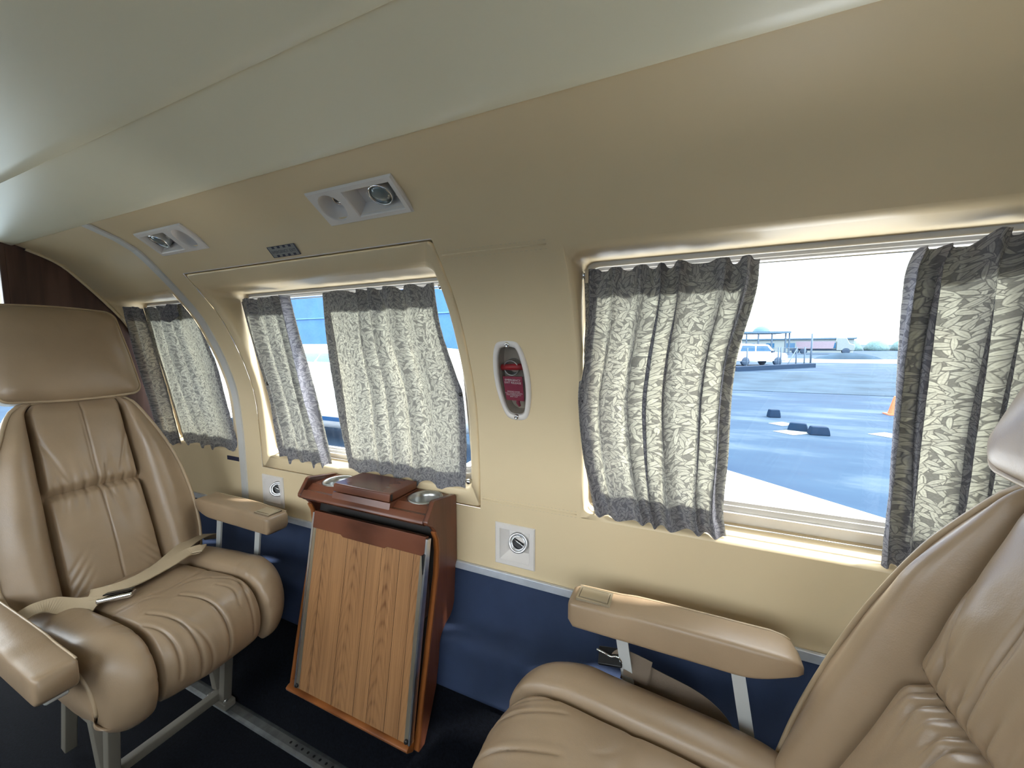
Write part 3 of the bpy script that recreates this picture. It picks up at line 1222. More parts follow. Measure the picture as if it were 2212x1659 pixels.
# exit window, right half
c, f = curtain('window_curtain', 'wide leaf-patterned curtain on the right half of the exit door window',
               [(0, -1.030), (.2, -1.040), (.6, -1.048), (1, -1.046)], [(0, -.612), (.2, -.604), (.42, -.570), (.5, -.556), (.75, -.562), (1, -.578)], 6, .0110, 3, hem=(.062, .062, .034, .024), keep=OPEN_EXIT, fold=1.4)
stud(c, 'snap', Vector(f(.985, .50)) + Vector((0, -.003, 0)), MT['black'])
# exit window, left half
c, f = curtain('window_curtain', 'narrow gathered leaf-patterned curtain at the left of the exit door window',
               [(0, -1.448), (.3, -1.430), (.6, -1.402), (1, -1.396)], [(0, -1.190), (.3, -1.168), (.6, -1.150), (1, -1.132)], 4, .014, 4, hem=(.060, .060, .018, .020), keep=OPEN_EXIT)
stud(c, 'snap', Vector(f(.07, .50)) + Vector((0, -.004, 0)), MT['black'], .008)
# forward window
c, f = curtain('window_curtain', 'leaf-patterned curtain with a folded-over top corner behind the left seat',
               [(0, -2.085), (.5, -2.080), (1, -2.050)], [(0, -1.735), (.25, -1.690), (.45, -1.655), (1, -1.640)], 4, .010, 5, hem=(.058, .060, .018, .018))
mb = MB()
q_ = [(-1.945, .860, 1.319), (-1.868, .851, 1.378), (-1.800, .851, 1.374), (-1.806, .858, 1.330), (-1.880, .862, 1.308)]
mb.add(q_ + [(x, y + .003, z) for x, y, z in q_], [(0, 1, 2, 3, 4), (9, 8, 7, 6, 5)] + [(i, (i + 1) % 5, 5 + (i + 1) % 5, 5 + i) for i in range(5)], [(x, z) for x, y, z in q_] * 2)
obj('folded_corner', mb, MT['cloth'], c)
c, f = curtain('window_curtain', 'narrow curtain strip hanging against the wooden bulkhead behind the left seat',
               [(0, -2.138), (1, -2.120)], [(0, -2.066), (.5, -2.060), (1, -2.046)], 1.3, .010, 6, hem=(.058, .060, .010, .010), ytop=lambda u, v: -.030 * (1 - u) - .012)


def curtain_rod(x0, x1, z, label, ends=(True, True), m='chrome'):
    y = cy(z) + .019
    t = thing('curtain_rod', label, 'curtain rod', ((x0 + x1) / 2, y, z), 'thin curtain rods')
    mb = MB()
    mb.tube([(x0, y, z), (x1, y, z)], .0016, 8)
    obj('rod', mb, MT['steel'], t, smooth=True)
    for e, x in zip(ends, (x0, x1)):
        if e:
            mb = MB(Matrix.Translation((x, y - .016, z)) @ Matrix.Rotation(math.radians(90), 4, 'X'))
            mb.lathe([(.0085, -.002), (.0085, .003), (.006, .006), (.0025, .0075)], 20, cap1=True)
            obj('end_fitting', mb, MT[m], t, smooth=True)
    return t


curtain_rod(-.212, .55, 1.366, 'thin metal rod along the top of the right-hand window', (True, False))
curtain_rod(-.205, .55, .800, 'thin metal rod along the bottom of the right-hand window', (False, False))
curtain_rod(-1.445, -.594, 1.366, 'thin metal rod along the top of the exit door window', (False, True))
curtain_rod(-1.40, -.563, .812, 'thin metal rod along the bottom of the exit door window', (False, True))
curtain_rod(-2.13, -1.668, 1.366, 'thin metal rod along the top of the window behind the left seat', (False, False))

# ------------------------------------------------------------------ wall cabinet with fold-down table
XL, XR = -1.100, -.600
cab = thing('folding_table_cabinet', 'mahogany wall cabinet with a teak fold-down table leaf and two cup holders', 'cabinet', ((XL + XR) / 2, .85, .13))
CHEEK = [(.744, .137), (.770, .137), (.802, .200), (.828, .258), (.843, .330), (.848, .372), (.858, .392), (.878, .4085), (.903, .4165), (.917, .430), (.926, .450),
         (.935, .556), (.944, .570), (.945, .766), (.938, .773), (.840, .790), (.833, .788), (.803, .746), (.802, .738), (.806, .732), (.824, .722), (.838, .705),
         (.848, .684), (.853, .655), (.853, .625), (.846, .580), (.824, .488), (.775, .280)]
for xa, xb in ((XL, XL + .016), (XR - .016, XR)):
    mb = MB()
    mb.prism(CHEEK, 0, xa, xb)
    obj('side_panel', mb, MT['mahogany'], cab, bevel=(.0022, 2))
# orange edge lipping along the front of each side
FR = [(.852, .640), (.846, .580), (.824, .488), (.775, .280), (.745, .142)]
for x in (XL + .008, XR - .008):
    mb = MB()
    rs = [[(x - .0085, y + .004, z), (x - .0085, y - .0035, z), (x + .0085, y - .0035, z), (x + .0085, y + .004, z)] for y, z in [(.838, .702), (.849, .676)] + FR]
    mb.rings(rs, True, True, True)
    obj('edge_lipping', mb, MT['orange_wood'], cab, smooth=False, bevel=(.0015, 1))
# back board behind the leaf
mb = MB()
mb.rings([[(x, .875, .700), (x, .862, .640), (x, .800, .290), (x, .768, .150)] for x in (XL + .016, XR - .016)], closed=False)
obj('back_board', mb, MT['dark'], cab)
# bottom rail carrying the leaf
mb = MB()
mb.prism([(.717, .160), (.719, .152), (.740, .135), (.768, .137), (.768, .165), (.742, .166), (.726, .166)], 0, XL + .017, XR - .017)
obj('bottom_rail', mb, MT['orange_wood_x'], cab, bevel=(.002, 2))
# table leaf: a tilted board
A, B = Vector((0, .8265, .692)), Vector((0, .731, .170))        # top and bottom of the leaf centre line
lt = (A - B).normalized()
ln = Vector((0, -lt.z, lt.y)) if False else Vector((0, -abs(lt.z), lt.y))
LX0, LX1 = -1.052, -.612
LM = Matrix.Identity(4)
for i in range(3):
    LM[i][0], LM[i][1], LM[i][2] = (1, 0, 0)[i], lt[i], ln[i]
o_ = (A + B) / 2
LM[0][3], LM[1][3], LM[2][3] = (LX0 + LX1) / 2, o_.y, o_.z
LL = (A - B).length / 2
LW = (LX1 - LX0) / 2
# leaf panel as its own object frame so that the grain follows it
leaf_me = MB()
leaf_me.box(-LW + .007, LW - .007, -.006, .006, -LL, LL - .052)
leaf = obj('table_leaf', leaf_me, MT['teak'], cab)
Mrot = Matrix.Identity(4)
for i in range(3):
    Mrot[i][0], Mrot[i][1], Mrot[i][2] = (1, 0, 0)[i], (-ln)[i], lt[i]
leaf.data.transform(Matrix.Translation(Vector((0, 0, 0))))
me = leaf.data
cen = Vector((LM[0][3], LM[1][3], LM[2][3]))
for v in me.vertices:      # undo the world offset applied in obj(); the part gets its own transform instead
    v.co = v.co + ORG[cab.name]
leaf.location = cen - ORG[cab.name]
leaf.rotation_euler = Mrot.to_euler()
for s in (-1, 1):
    mb = MB(LM)
    xx = s * (LW - .0035)
    mb.box(xx - .0035, xx + .0035, -LL, LL - .006, -.009, .009)
    obj('edge_strip', mb, MT['alu'], cab, bevel=(.001, 1))
for s in (-1, 1):       # shallow channel beside each strip
    mb = MB(LM)
    xx = s * (LW - .014)
    mb.box(xx - .006, xx + .006, -LL, LL - .03, .004, .0066)
    obj('side_channel', mb, MT['ashtray'], cab)
# red-brown top rail of the leaf with a finger recess
mb = MB(LM)
poly = [(-LW + .007, LL), (LW - .007, LL), (LW - .007, LL - .052), (.085, LL - .052), (.075, LL - .058), (-.085, LL - .058), (-.095, LL - .052), (-LW + .007, LL - .052)]
mb.prism(poly[::-1], 2, -.007, .0085)
obj('leaf_top_rail', mb, MT['mahogany_x'], cab, bevel=(.001, 1))
for s in (-1, 1):
    mb = MB(LM @ Matrix.Translation((s * (LW - .012), -LL + .008, .007)))
    mb.lathe([(.006, 0), (.006, .004), (.004, .006)], 14, cap1=True)
    obj('rubber_stop', mb, MT['black'], cab, smooth=True)
# latch slot on the right side
mb = MB()
mb.box(XR - .020, XR - .0165, .800, .826, .47, .65)
obj('slide_slot', mb, MT['black'], cab)
# fascia across the front under the cups
mb = MB()
mb.prism([(.800, .737), (.803, .745), (.812, .757), (.860, .750), (.860, .728), (.812, .726)], 0, XL + .016, XR - .016)
obj('fascia', mb, MT['mahogany_x'], cab, bevel=(.0015, 2))
# sloped decks holding the cups, and the raised middle box
for (xa, xb, cx, m_) in ((XL + .016, -.957, -1.028, 'cup_left'), (-.735, XR - .016, -.668, 'cup_right')):
    mb = MB()
    mb.rings([[(x, .806, .742) for x in (xa, xb)], [(x, .846, .768) for x in (xa, xb)]], closed=False)
    rect = [(lerp(xa, xb, t), .846) for t in [i / 8 for i in range(8)]] + [(xb, lerp(.846, .943, i / 8)) for i in range(8)] + \
           [(lerp(xb, xa, i / 8), .943) for i in range(8)] + [(xa, lerp(.943, .846, i / 8)) for i in range(8)]
    ccx, ccy, rr = (xa + xb) / 2, .8945, .0455
    mb.rings([z_ring(rect, .768), z_ring(to_circle(rect, ccx, ccy, rr), .768)])
    dk = obj('cup_deck', mb, MT['mahogany_x'], cab)
    mb = MB()
    mb.lathe([(rr + .006, .7680), (rr + .005, .7705), (rr, .7700), (rr - .003, .755), (rr - .008, .715), (rr - .016, .706)], 40, cap1=True, c=(ccx, ccy, 0))
    obj('cup_holder', mb, MT['steel'], cab, smooth=True)
mb = MB()
mb.prism([(.8045, .742), (.8100, .756), (.814, .7700), (.943, .7700), (.943, .742)], 0, -.957, -.735)
obj('box_base', mb, MT['mahogany_x'], cab, bevel=(.001, 1))
mb = MB()
mb.prism([(.812, .7725), (.816, .794), (.822, .7965), (.936, .7945), (.936, .7725)], 0, -.955, -.737)
lid = obj('box_lid', mb, MT['mahogany_x'], cab, bevel=(.0022, 2))
mb = MB()
mb.box(-.7365, -.735, .818, .824, .774, .793)
obj('lid_catch', mb, MT['black'], lid)


# ------------------------------------------------------------------ seats
def W_back(b):
    return interp([(0, .205), (.18, .226), (.35, .229), (.55, .219), (.72, .196), (.86, .166), (.94, .148), (.98, .134), (1.0, .118)], b)


def ribbon(mb, pts, width, nrm, th=.0014):
    """flat webbing along pts; nrm is the direction its face looks in"""
    pts = [Vector(p) for p in pts]
    rs = []
    for i, p in enumerate(pts):
        d = (pts[min(i + 1, len(pts) - 1)] - pts[max(i - 1, 0)]).normalized()
        sd = d.cross(Vector(nrm)).normalized() * width / 2
        up = d.cross(sd).normalized() * th
        rs.append([p - sd - up, p + sd - up, p + sd + up, p - sd + up])
    mb.rings(rs, True, True, True)


def catmull(pts, m=8):
    pts = [Vector(p) for p in pts]
    out = []
    for i in range(len(pts) - 1):
        p0, p1, p2, p3 = pts[max(i - 1, 0)], pts[i], pts[i + 1], pts[min(i + 2, len(pts) - 1)]
        for k in range(m):
            t = k / m
            out.append(.5 * ((2 * p1) + (-p0 + p2) * t + (2 * p0 - 5 * p1 + 4 * p2 - p3) * t * t + (-p0 + 3 * p1 - 3 * p2 + p3) * t ** 3))
    out.append(pts[-1])
    return out


def crease(d, w):
    """sharp valley profile of half width w"""
    t = abs(d) / w
    return -math.exp(-t * t * 1.6)


def seat(s, x0, y0, label, seed, inner_arm=True):
    """s=+1 faces +x, s=-1 faces -x; outboard is +y"""
    root = thing('cabin_seat', label, 'seat', (x0, y0, 0), 'tan leather cabin seats')
    fl = s < 0

    def L(f, o, z):
        return Vector((x0 + s * f, y0 + o, z))

    def nz(a, b_, c_):
        return noise.noise(Vector((a + seed * 3.1, b_ + seed, c_)))
    # ---------- backrest. a across (-1..1), b up (0..1)
    z0, z1 = .44, 1.036
    rec = .345
    nv = Vector((1, 0, rec)).normalized()     # (forward, 0, up) direction of the front face normal
    SEAM = .118

    def back_base(o, b):
        z = lerp(z0, z1 - .55 * (abs(o) ** 2), b)
        f = .002 - rec * (z - .44)
        return f, z

    def half_panel(b):
        return min(SEAM - .012 * b, W_back(b) * .74)

    def back_pt(o, b, h):
        f, z = back_base(o, b)
        return L(f + nv.x * h, o, z + nv.z * h)
    brk = .545         # the break seam across the middle panel

    def bolster(side, t, b):
        hp = half_panel(b)
        W = W_back(b)
        o = lerp(hp, W, t)
        edge_h = .028 * (1 - .5 * smooth01((b - .80) / .20))
        crown = .050 * (1 - .55 * smooth01((b - .72) / .28))
        h = lerp(crown, edge_h, smooth01((t - .45) / .55)) * (1 - (1 - min(1, t / .42)) ** 2.6) - .012 * (1 - min(1, t / .2)) ** 2
        h = lerp(h, edge_h, smooth01((t - .93) / .07))
        h += .0022 * nz(side * 2 + t * 2, b * 7, 2.0)
        if t >= 1:
            h = edge_h
        if t <= 0:
            h = -.012
        return back_pt(side * o, b, h)

    def panel(a, b, lo, hi):
        """a -1..1 across; b global; rows between lo and hi"""
        hp = half_panel(b)
        o = a * hp
        r = (b - lo) / (hi - lo)
        dome = (1 - abs(a) ** 4) ** .5 if abs(a) < 1 else 0
        h = -.004 + .016 * dome
        h += .012 * math.sin(math.pi * max(0, min(1, r))) ** .5 * dome
        # gathers run up and down away from the break seam
        d = abs(b - brk) * .6
        g = 0
        for k in range(9):
            c0 = -0.92 + 1.84 * (k + .5) / 9 + .10 * nz(k * 1.7, 4.2, 0)
            ln_ = .030 + .085 * abs(nz(k * 2.3, 1.1, 7))
            if k in (3, 4, 5):
                ln_ += .02
            bend = .30 * nz(k * 1.3, 8.8, 2) * d / .1
            fan = (a - c0 - bend)
            g += crease(fan * hp, .0048 + .010 * min(1, d / .1)) * math.exp(-(d / ln_) ** 1.6) * (.9 if k % 2 else .6)
        h += (.0075 if seed == 1 else .0100) * g
        # seam where the panel tucks in
        h += -.018 * math.exp(-(d / .012) ** 2)
        # middle seam
        h += .0045 * crease((o - .006), .0032)
        if lo == 0:
            h += .004 * nz(a * 1.5, b * 5, 3)
            for k in range(4):     # diagonal drag lines at the lower corners
                q = (abs(a) - .55) * hp * .8 + (b - .10 - .05 * k) * .35
                h += .004 * crease(q, .006) * smooth01((abs(a) - .35) / .4) * smooth01((.32 - b) / .2)
        else:
            h += .0035 * nz(a * 2.5, b * 9, 5)
            for k in range(3):
                q = (a * hp - (-.05 + .05 * k) - .06 * (b - brk) * (k - 1) * 3)
                h += .0030 * crease(q, .006) * smooth01((b - brk) / .1) * smooth01((1.0 - b) / .2)
        h = lerp(h + .006, -.012, smooth01((abs(a) - .90) / .10))
        e = smooth01((b - .93) / .07)
        h = lerp(h, .014, e)
        return back_pt(o, b, h)
    mb = MB()
    mb.grid(lambda u, v: panel(2 * u - 1, lerp(0, brk, v), 0, brk), 110, 64)
    obj('lower_back_panel', mb, MT['leather'], root, smooth=True, flip=not fl)
    mb = MB()
    mb.grid(lambda u, v: panel(2 * u - 1, lerp(brk, 1, v), brk, 1), 110, 56)
    obj('upper_back_panel', mb, MT['leather'], root, smooth=True, flip=not fl)
    for sd in (-1, 1):
        mb = MB()
        mb.grid(lambda u, v: bolster(sd, u, v), 26, 70)
        obj('back_bolster', mb, MT['leather'], root, smooth=True, flip=(not fl) if sd > 0 else fl)
    # rim of the front face, then the shell behind it
    rim = [(-W_back(b), b) for b in [i / 40 for i in range(41)]] + [(W_back(1) * a, 1.0) for a in [-1 + 2 * i / 14 for i in range(1, 14)]] + [(W_back(b), b) for b in [1 - i / 40 for i in range(41)]]

    def rim_ring(k, h, rise=1.0):
        return [back_pt(o * k, b, h + .028 * (1 - .5 * smooth01((b - .80) / .20)) * rise) for o, b in rim]
    mb = MB()
    rs = [rim_ring(1.0, .0), rim_ring(1.012, -.012), rim_ring(1.0, -.050, .6), rim_ring(.94, -.085, .2), rim_ring(.6, -.095, 0)]
    mb.rings(rs, False)
    mb.f.append(tuple(range(len(mb.v) - len(rim), len(mb.v))))
    mb.rings([[back_pt(o, 0, .0) for o in (-.2, 0, .2)], [back_pt(o, 0, -.08) for o in (-.19, 0, .19)]], closed=False)
    obj('back_shell', mb, MT['leather'], root, smooth=True, flip=fl)
    mb = MB()
    mb.tube([p_ for p_ in rim_ring(1.004, .0005)], .0048, 8)
    obj('piping', mb, MT['piping'], root, smooth=True)
    # ---------- headrest
    hz0, hz1 = 1.045, 1.332

    def head_pt(o, z, h):
        f = .002 - rec * (z - .44) + .034 - .10 * max(0, (z - 1.19)) + h * nv.x
        return L(f, o, z + h * nv.z)

    def head_w(t):
        return lerp(.160, .146, smooth01(t))
    hp_ = []
    R_ = .030
    for i in range(9):
        a = math.pi + math.pi / 2 * i / 8
        hp_.append((-head_w(0) + R_ + R_ * math.cos(a), hz0 + R_ + R_ * math.sin(a)))
    for i in range(1, 8):
        hp_.append((lerp(-head_w(0) + R_, head_w(0) - R_, i / 8), hz0 - .006 * math.sin(math.pi * i / 8)))
    for i in range(9):
        a = -math.pi / 2 + math.pi / 2 * i / 8
        hp_.append((head_w(0) - R_ + R_ * math.cos(a), hz0 + R_ + R_ * math.sin(a)))
    for i in range(1, 8):
        z = lerp(hz0 + R_, hz1 - R_, i / 8)
        hp_.append((head_w((z - hz0) / (hz1 - hz0)), z))
    for i in range(9):
        a = math.pi / 2 * i / 8
        hp_.append((head_w(1) - R_ + R_ * math.cos(a), hz1 - R_ + R_ * math.sin(a)))
    for i in range(1, 8):
        hp_.append((lerp(head_w(1) - R_, -head_w(1) + R_, i / 8), hz1 + .005 * math.sin(math.pi * i / 8)))
    for i in range(9):
        a = math.pi / 2 + math.pi / 2 * i / 8
        hp_.append((-head_w(1) + R_ + R_ * math.cos(a), hz1 - R_ + R_ * math.sin(a)))
    for i in range(1, 8):
        z = lerp(hz1 - R_, hz0 + R_, i / 8)
        hp_.append((-head_w((z - hz0) / (hz1 - hz0)), z))
    hc = (hz0 + hz1) / 2

    def hring(k, h):
        return [head_pt(o * k, hc + (z - hc) * k, h) for o, z in hp_]
    mb = MB()
    mb.rings([hring(.5, -.062), hring(.93, -.060), hring(.985, -.050), hring(1.0, -.004), hring(.985, .004), hring(.955, .013), hring(.90, .021), hring(.80, .029), hring(.6, .036),
              hring(.35, .040), hring(.08, .041)], True, True, True)
    hd_ = obj('headrest', mb, MT['leather'], root, smooth=True, flip=fl)
    mb = MB()
    mb.tube(hring(1.0, .001), .0042, 8, closed=True)
    obj('headrest_piping', mb, MT['piping'], hd_, smooth=True)
    for o in (-.05, .05):
        mb = MB()
        mb.tube([head_pt(o, 1.0, -.04), head_pt(o, 1.12, -.04)], .006, 10)
        obj('headrest_post', mb, MT['chrome'], hd_, smooth=True)
    # ---------- seat cushion: path from the back edge forward over the nose and under
    PATH = [(-.02, .452), (.03, .466), (.10, .480), (.18, .489), (.26, .496), (.33, .502), (.39, .506), (.43, .503), (.462, .492), (.484, .472), (.496, .446), (.499, .418), (.494, .392), (.482, .368), (.464, .352)]
    seg = [0]
    for p, q in zip(PATH, PATH[1:]):
        seg.append(seg[-1] + math.hypot(q[0] - p[0], q[1] - p[1]))
    TOT = seg[-1]
    tf = [(d / TOT, p[0]) for d, p in zip(seg, PATH)]
    tz = [(d / TOT, p[1]) for d, p in zip(seg, PATH)]

    def path(t):
        e = .004
        f, z = interp(tf, t), interp(tz, t)
        df, dz = interp(tf, min(1, t + e)) - interp(tf, max(0, t - e)), interp(tz, min(1, t + e)) - interp(tz, max(0, t - e))
        l_ = math.hypot(df, dz) or 1
        return f, z, -dz / l_, df / l_
    HALF, CS = .226, .122

    def cush_half(t):
        return HALF - .016 * smooth01((t - .62) / .38) - .012 * smooth01((.12 - t) / .12)

    def cush_pt(o, t, h):
        f, z, nf, nz_ = path(t)
        f -= .055 * (abs(o) / HALF) ** 3 * smooth01((t - .45) / .25)       # front corners rounded in plan
        return L(f + nf * h, o, z + nz_ * h)

    rc_ = random.Random(seed * 11)
    CR = [(-.70, .62, -.34, .95, .0058, .0036), (-.92, .66, -.72, .90, .0050, .0034), (-.08, .60, .16, .93, .0064, .0036), (.48, .66, .52, .78, .0030, .0034),
          (.60, .58, .82, .76, .0036, .0036), (.94, .64, .74, .93, .0034, .0040), (-.44, .74, -.16, .97, .0030, .0034),
          (.10, .50, .55, .55, .0014, .007), (-.75, .46, -.30, .52, .0018, .006)]
    if seed == 2:
        CR = [(a_ * -1, t_, b_ * -1, u_, d_ * .8, w_) for (a_, t_, b_, u_, d_, w_) in CR]

    def cpanel(a, t):
        o = a * CS
        dome = (1 - abs(a) ** 4) ** .5 if abs(a) < 1 else 0
        h = .002 + .016 * dome + .006 * math.sin(math.pi * t) * dome
        h += .005 * nz(a * 1.3, t * 4, 1)
        # gathers over the nose fan out from the front edge
        for (a0, t0, a1, t1, dp, wd_) in CR:
            # distance to a crease segment in metres, tapering at both ends
            ax_, ay_, bx_, by_ = a0 * CS, t0 * TOT, a1 * CS, t1 * TOT
            qx, qy = o - ax_, t * TOT - ay_
            ex, ey = bx_ - ax_, by_ - ay_
            l2 = ex * ex + ey * ey
            r = (qx * ex + qy * ey) / l2
            rc = max(0.0, min(1.0, r))
            curve = .012 * math.sin(math.pi * rc) * (1 if a0 > a1 else -1)
            ln_ = math.sqrt(l2)
            side_d = (qx * ey - qy * ex) / ln_ + curve
            along = max(0.0, abs(r - .5) - .5) * ln_
            d_ = math.hypot(side_d, along)
            h += dp * crease(d_, wd_) * (.35 + .65 * math.sin(math.pi * min(1, max(0, rc * .9 + .05))))
            h += dp * .22 * math.exp(-((d_ - wd_ * 2.4) / (wd_ * 1.8)) ** 2)
        for k, (ta, tb, w_) in enumerate(((.10, .14, .006), (.22, .17, .008), (.47, .43, .012))):     # faint drag lines across the top
            q = (t - ta - (tb - ta) * abs(a)) * TOT
            h += .0028 * crease(q, w_) * (.4 + .6 * abs(a))
        h = lerp(h, -.010, smooth01((abs(a) - .91) / .09))
        return cush_pt(o, t, h)

    def cbol(side, u, t):
        o = lerp(CS, cush_half(t), u)
        h = .004 + .030 * max(0.0, 1 - abs(2 * u - .9) ** 2.4 / 1.5)
        if u < .14:
            h -= .020 * (1 - u / .14) ** 2
        h -= .012 * smooth01((u - .85) / .15)
        h += .0022 * nz(side * 3 + u * 2, t * 6, 5)
        g = 0
        for k in range(4):
            tt = .62 + .08 * k + .04 * nz(k, side * 2, 3)
            q = (t - tt) * TOT + (u - .1) * .03 * (1 if k % 2 else -1)
            g += crease(q, .005) * smooth01((.42 - u) / .3)
        h += .004 * g
        if u <= 0:
            h = -.010
        return cush_pt(side * o, t, h)
    mb = MB()
    mb.grid(lambda u, v: cpanel(2 * u - 1, v), 110, 110)
    obj('cushion_panel', mb, MT['leather'], root, smooth=True, flip=fl)
    for sd in (-1, 1):
        mb = MB()
        mb.grid(lambda u, v: cbol(sd, u, v), 26, 100)
        obj('cushion_bolster', mb, MT['leather'], root, smooth=True, flip=fl if sd > 0 else not fl)
        # side of the cushion below the piping
        mb = MB()

        def sidewall(u, v, sd=sd):
            t = lerp(0, 1, u)
            p = cush_pt(sd * cush_half(t), t, -.010)
            q = L(interp([(0, -.02), (.5, .25), (.8, .40), (1, .462)], t), sd * (cush_half(t) - .012), .352)
            w = v
            out = math.sin(math.pi * w) * .010 * sd
            r = p.lerp(q, w)
            return r + Vector((0, out, 0))
        mb.grid(sidewall, 70, 10)
        obj('cushion_side', mb, MT['leather'], root, smooth=True, flip=(not fl) if sd > 0 else fl)
        mb = MB()
        mb.tube([cush_pt(sd * cush_half(t), t, -.007) for t in [.93 * i / 70 for i in range(71)]], .0050, 8)
        obj('piping', mb, MT['piping'], root, smooth=True)
    mb = MB()
    pl_ = [L(-.03, -.21, .345), L(.40, -.21, .345), L(.455, -.15, .345), L(.470, 0, .345), L(.455, .15, .345), L(.40, .21, .345), L(-.03, .21, .345)]
    mb.rings([[p + Vector((0, 0, .012)) for p in pl_], pl_], True, True, True)
    obj('seat_pan', mb, MT['leg'], root, flip=not fl)
    # ---------- armrests

    def armrest(oc, zt, f0, f1, wid, hgt, nm, ash):
        N_ = 40
        rs = []
        for i in range(N_ + 1):
            t = i / N_
            f = lerp(f0, f1, t)
            # taller, square front; rounded rear end that turns up underneath
            e0 = math.sqrt(max(0, 1 - (1 - min(1, t / .10)) ** 2))
            e1 = math.sqrt(max(0, 1 - (1 - min(1, (1 - t) / .035)) ** 2))
            top = zt - .020 * (1 - e0) - .004 * (1 - e1) + .003 * math.sin(math.pi * t) - .004 * smooth01((t - .66) / .12)
            bot = zt - hgt + .030 * (1 - smooth01(t / .30)) ** 2 + .012 * (1 - e1)
            hw = wid / 2 * (.55 + .45 * e0) * (.86 + .14 * e1)
            ring = []
            for k in range(24):
                a = 2 * math.pi * k / 24
                ca, sa = math.cos(a), math.sin(a)
                q = .30
                cx = math.copysign(abs(ca) ** q, ca)
                cz = math.copysign(abs(sa) ** q, sa)
                ring.append(L(f, oc + hw * cx, (top + bot) / 2 + (top - bot) / 2 * cz))
            rs.append(ring)
        mb = MB()
        mb.rings(rs, True, True, True)
        ar = obj(nm, mb, MT['leather'], root, smooth=True, flip=not fl)
        # welt along the outer top edge
        mb = MB()
        for sd in (1,):
            pts = []
            for i in range(31):
                t = lerp(.03, .985, i / 30)
                ring = rs[int(round(t * N_))]
                pts.append(ring[3 if sd > 0 else 9] + Vector((0, .001 * sd, .0005)))
            mb.tube(pts, .0024, 6)
        obj('armrest_welt', mb, MT['piping'], ar, smooth=True)
        if ash:
            za = zt - .001
            fa, fb = lerp(f0, f1, .795), lerp(f0, f1, .965)
            mb = MB()

            def rrr(ins, z):
                return [L(fa + ins, oc - .024 + ins, z), L(fb - ins, oc - .024 + ins, z), L(fb - ins, oc + .024 - ins, z), L(fa + ins, oc + .024 - ins, z)]
            mb.rings([rrr(0, za - .003), rrr(0, za + .0022), rrr(.0045, za + .0024), rrr(.0052, za + .0006)], True)
            af = obj('ashtray_rim', mb, MT['ashtray'], ar, flip=fl)
            mb = MB()
            mb.rings([rrr(.006, za - .002), rrr(.006, za + .0026), rrr(.0075, za + .0036)], True, False, True)
            obj('ashtray_lid', mb, MT['ashtray'], ar, flip=fl)
        return ar
    OA = .262
    sh_ = -.028 if seed == 1 else 0
    armrest(OA, .653, -.018 + sh_, .412 + sh_, .076, .064, 'armrest', True)
    if inner_arm:
        armrest(-.268, .560, -.02, .470, .066, .066, 'stowed_armrest', False)
        mb = MB()
        mb.box(min(x0 + s * .0, x0 + s * .35), max(x0 + s * .0, x0 + s * .35), y0 - .262, y0 - .245, .44, .50)
        obj('armrest_bracket', mb, MT['leather'], root, bevel=(.003, 1))
        mb = MB()
        mb.box(min(x0 + s * .36, x0 + s * .455), max(x0 + s * .36, x0 + s * .455), y0 - .285, y0 - .250, .484, .495)
        obj('armrest_latch', mb, MT['grey_bar'], root, bevel=(.003, 1))
    # slanted flat bars carrying the outboard armrest
    for ft, fb_, zt_ in ((.085, .045, .600), (.300, .262, .596)):
        mb = MB()
        w = .012
        o = .247
        rs = [[L(ft - w, o - .003, zt_), L(ft + w, o - .003, zt_), L(ft + w, o + .003, zt_), L(ft - w, o + .003, zt_)],
              [L(fb_ - w, o - .003, .37), L(fb_ + w, o - .003, .37), L(fb_ + w, o + .003, .37), L(fb_ - w, o + .003, .37)]]
        mb.rings(rs, True, True, True)
        obj('armrest_support', mb, MT['grey_bar'], root)
    # ---------- leg frames on the two floor tracks
    for o in (-.135, .145):
        def bar(fa, za, fb2, zb, w, nm, m=MT['leg']):
            mb = MB()
            d = Vector((fb2 - fa, 0, zb - za)).normalized()
            nrm = Vector((-d.z, 0, d.x)) * w / 2
            rs = []
            for (f, z) in ((fa, za), (fb2, zb)):
                rs.append([L(f - nrm.x, o - .013, z - nrm.z), L(f + nrm.x, o - .013, z + nrm.z), L(f + nrm.x, o + .013, z + nrm.z), L(f - nrm.x, o + .013, z - nrm.z)])
            mb.rings(rs, True, True, True)
            return obj(nm, mb, m, root, bevel=(.002, 1))
        bar(.285, .350, .232, .018, .028, 'leg')
        bar(.135, .350, .200, .060, .028, 'leg')
        bar(.05, .350, -.03, .018, .028, 'leg')
        mb = MB()
        mb.box(min(x0 + s * .16, x0 + s * .262), max(x0 + s * .16, x0 + s * .262), y0 + o - .018, y0 + o + .018, .0075, .030)
        ft_ = obj('foot', mb, MT['leg'], root, bevel=(.004, 2))
        for fx in (.18, .245):
            mb = MB(Matrix.Translation(L(fx, o - .006, .030)))
            mb.lathe([(.007, 0), (.007, .006), (.004, .008)], 10, cap1=True)
            obj('bolt', mb, MT['steel'], ft_, smooth=True)
    mb = MB()
    mb.box(min(x0 + s * .198, x0 + s * .226), max(x0 + s * .198, x0 + s * .226), y0 - .135, y0 + .145, .030, .056)
    obj('cross_bar', mb, MT['leg'], root, bevel=(.003, 1))
    return root, L, cush_pt, TOT


st_l, Ll, cpl, _ = seat(1, -1.600, .553, 'tan leather seat on the left facing right, stowed low inner armrest', 1)
st_r, Lr, cpr, _ = seat(-1, .200, .553, 'tan leather seat cropped by the right edge, facing left', 2)

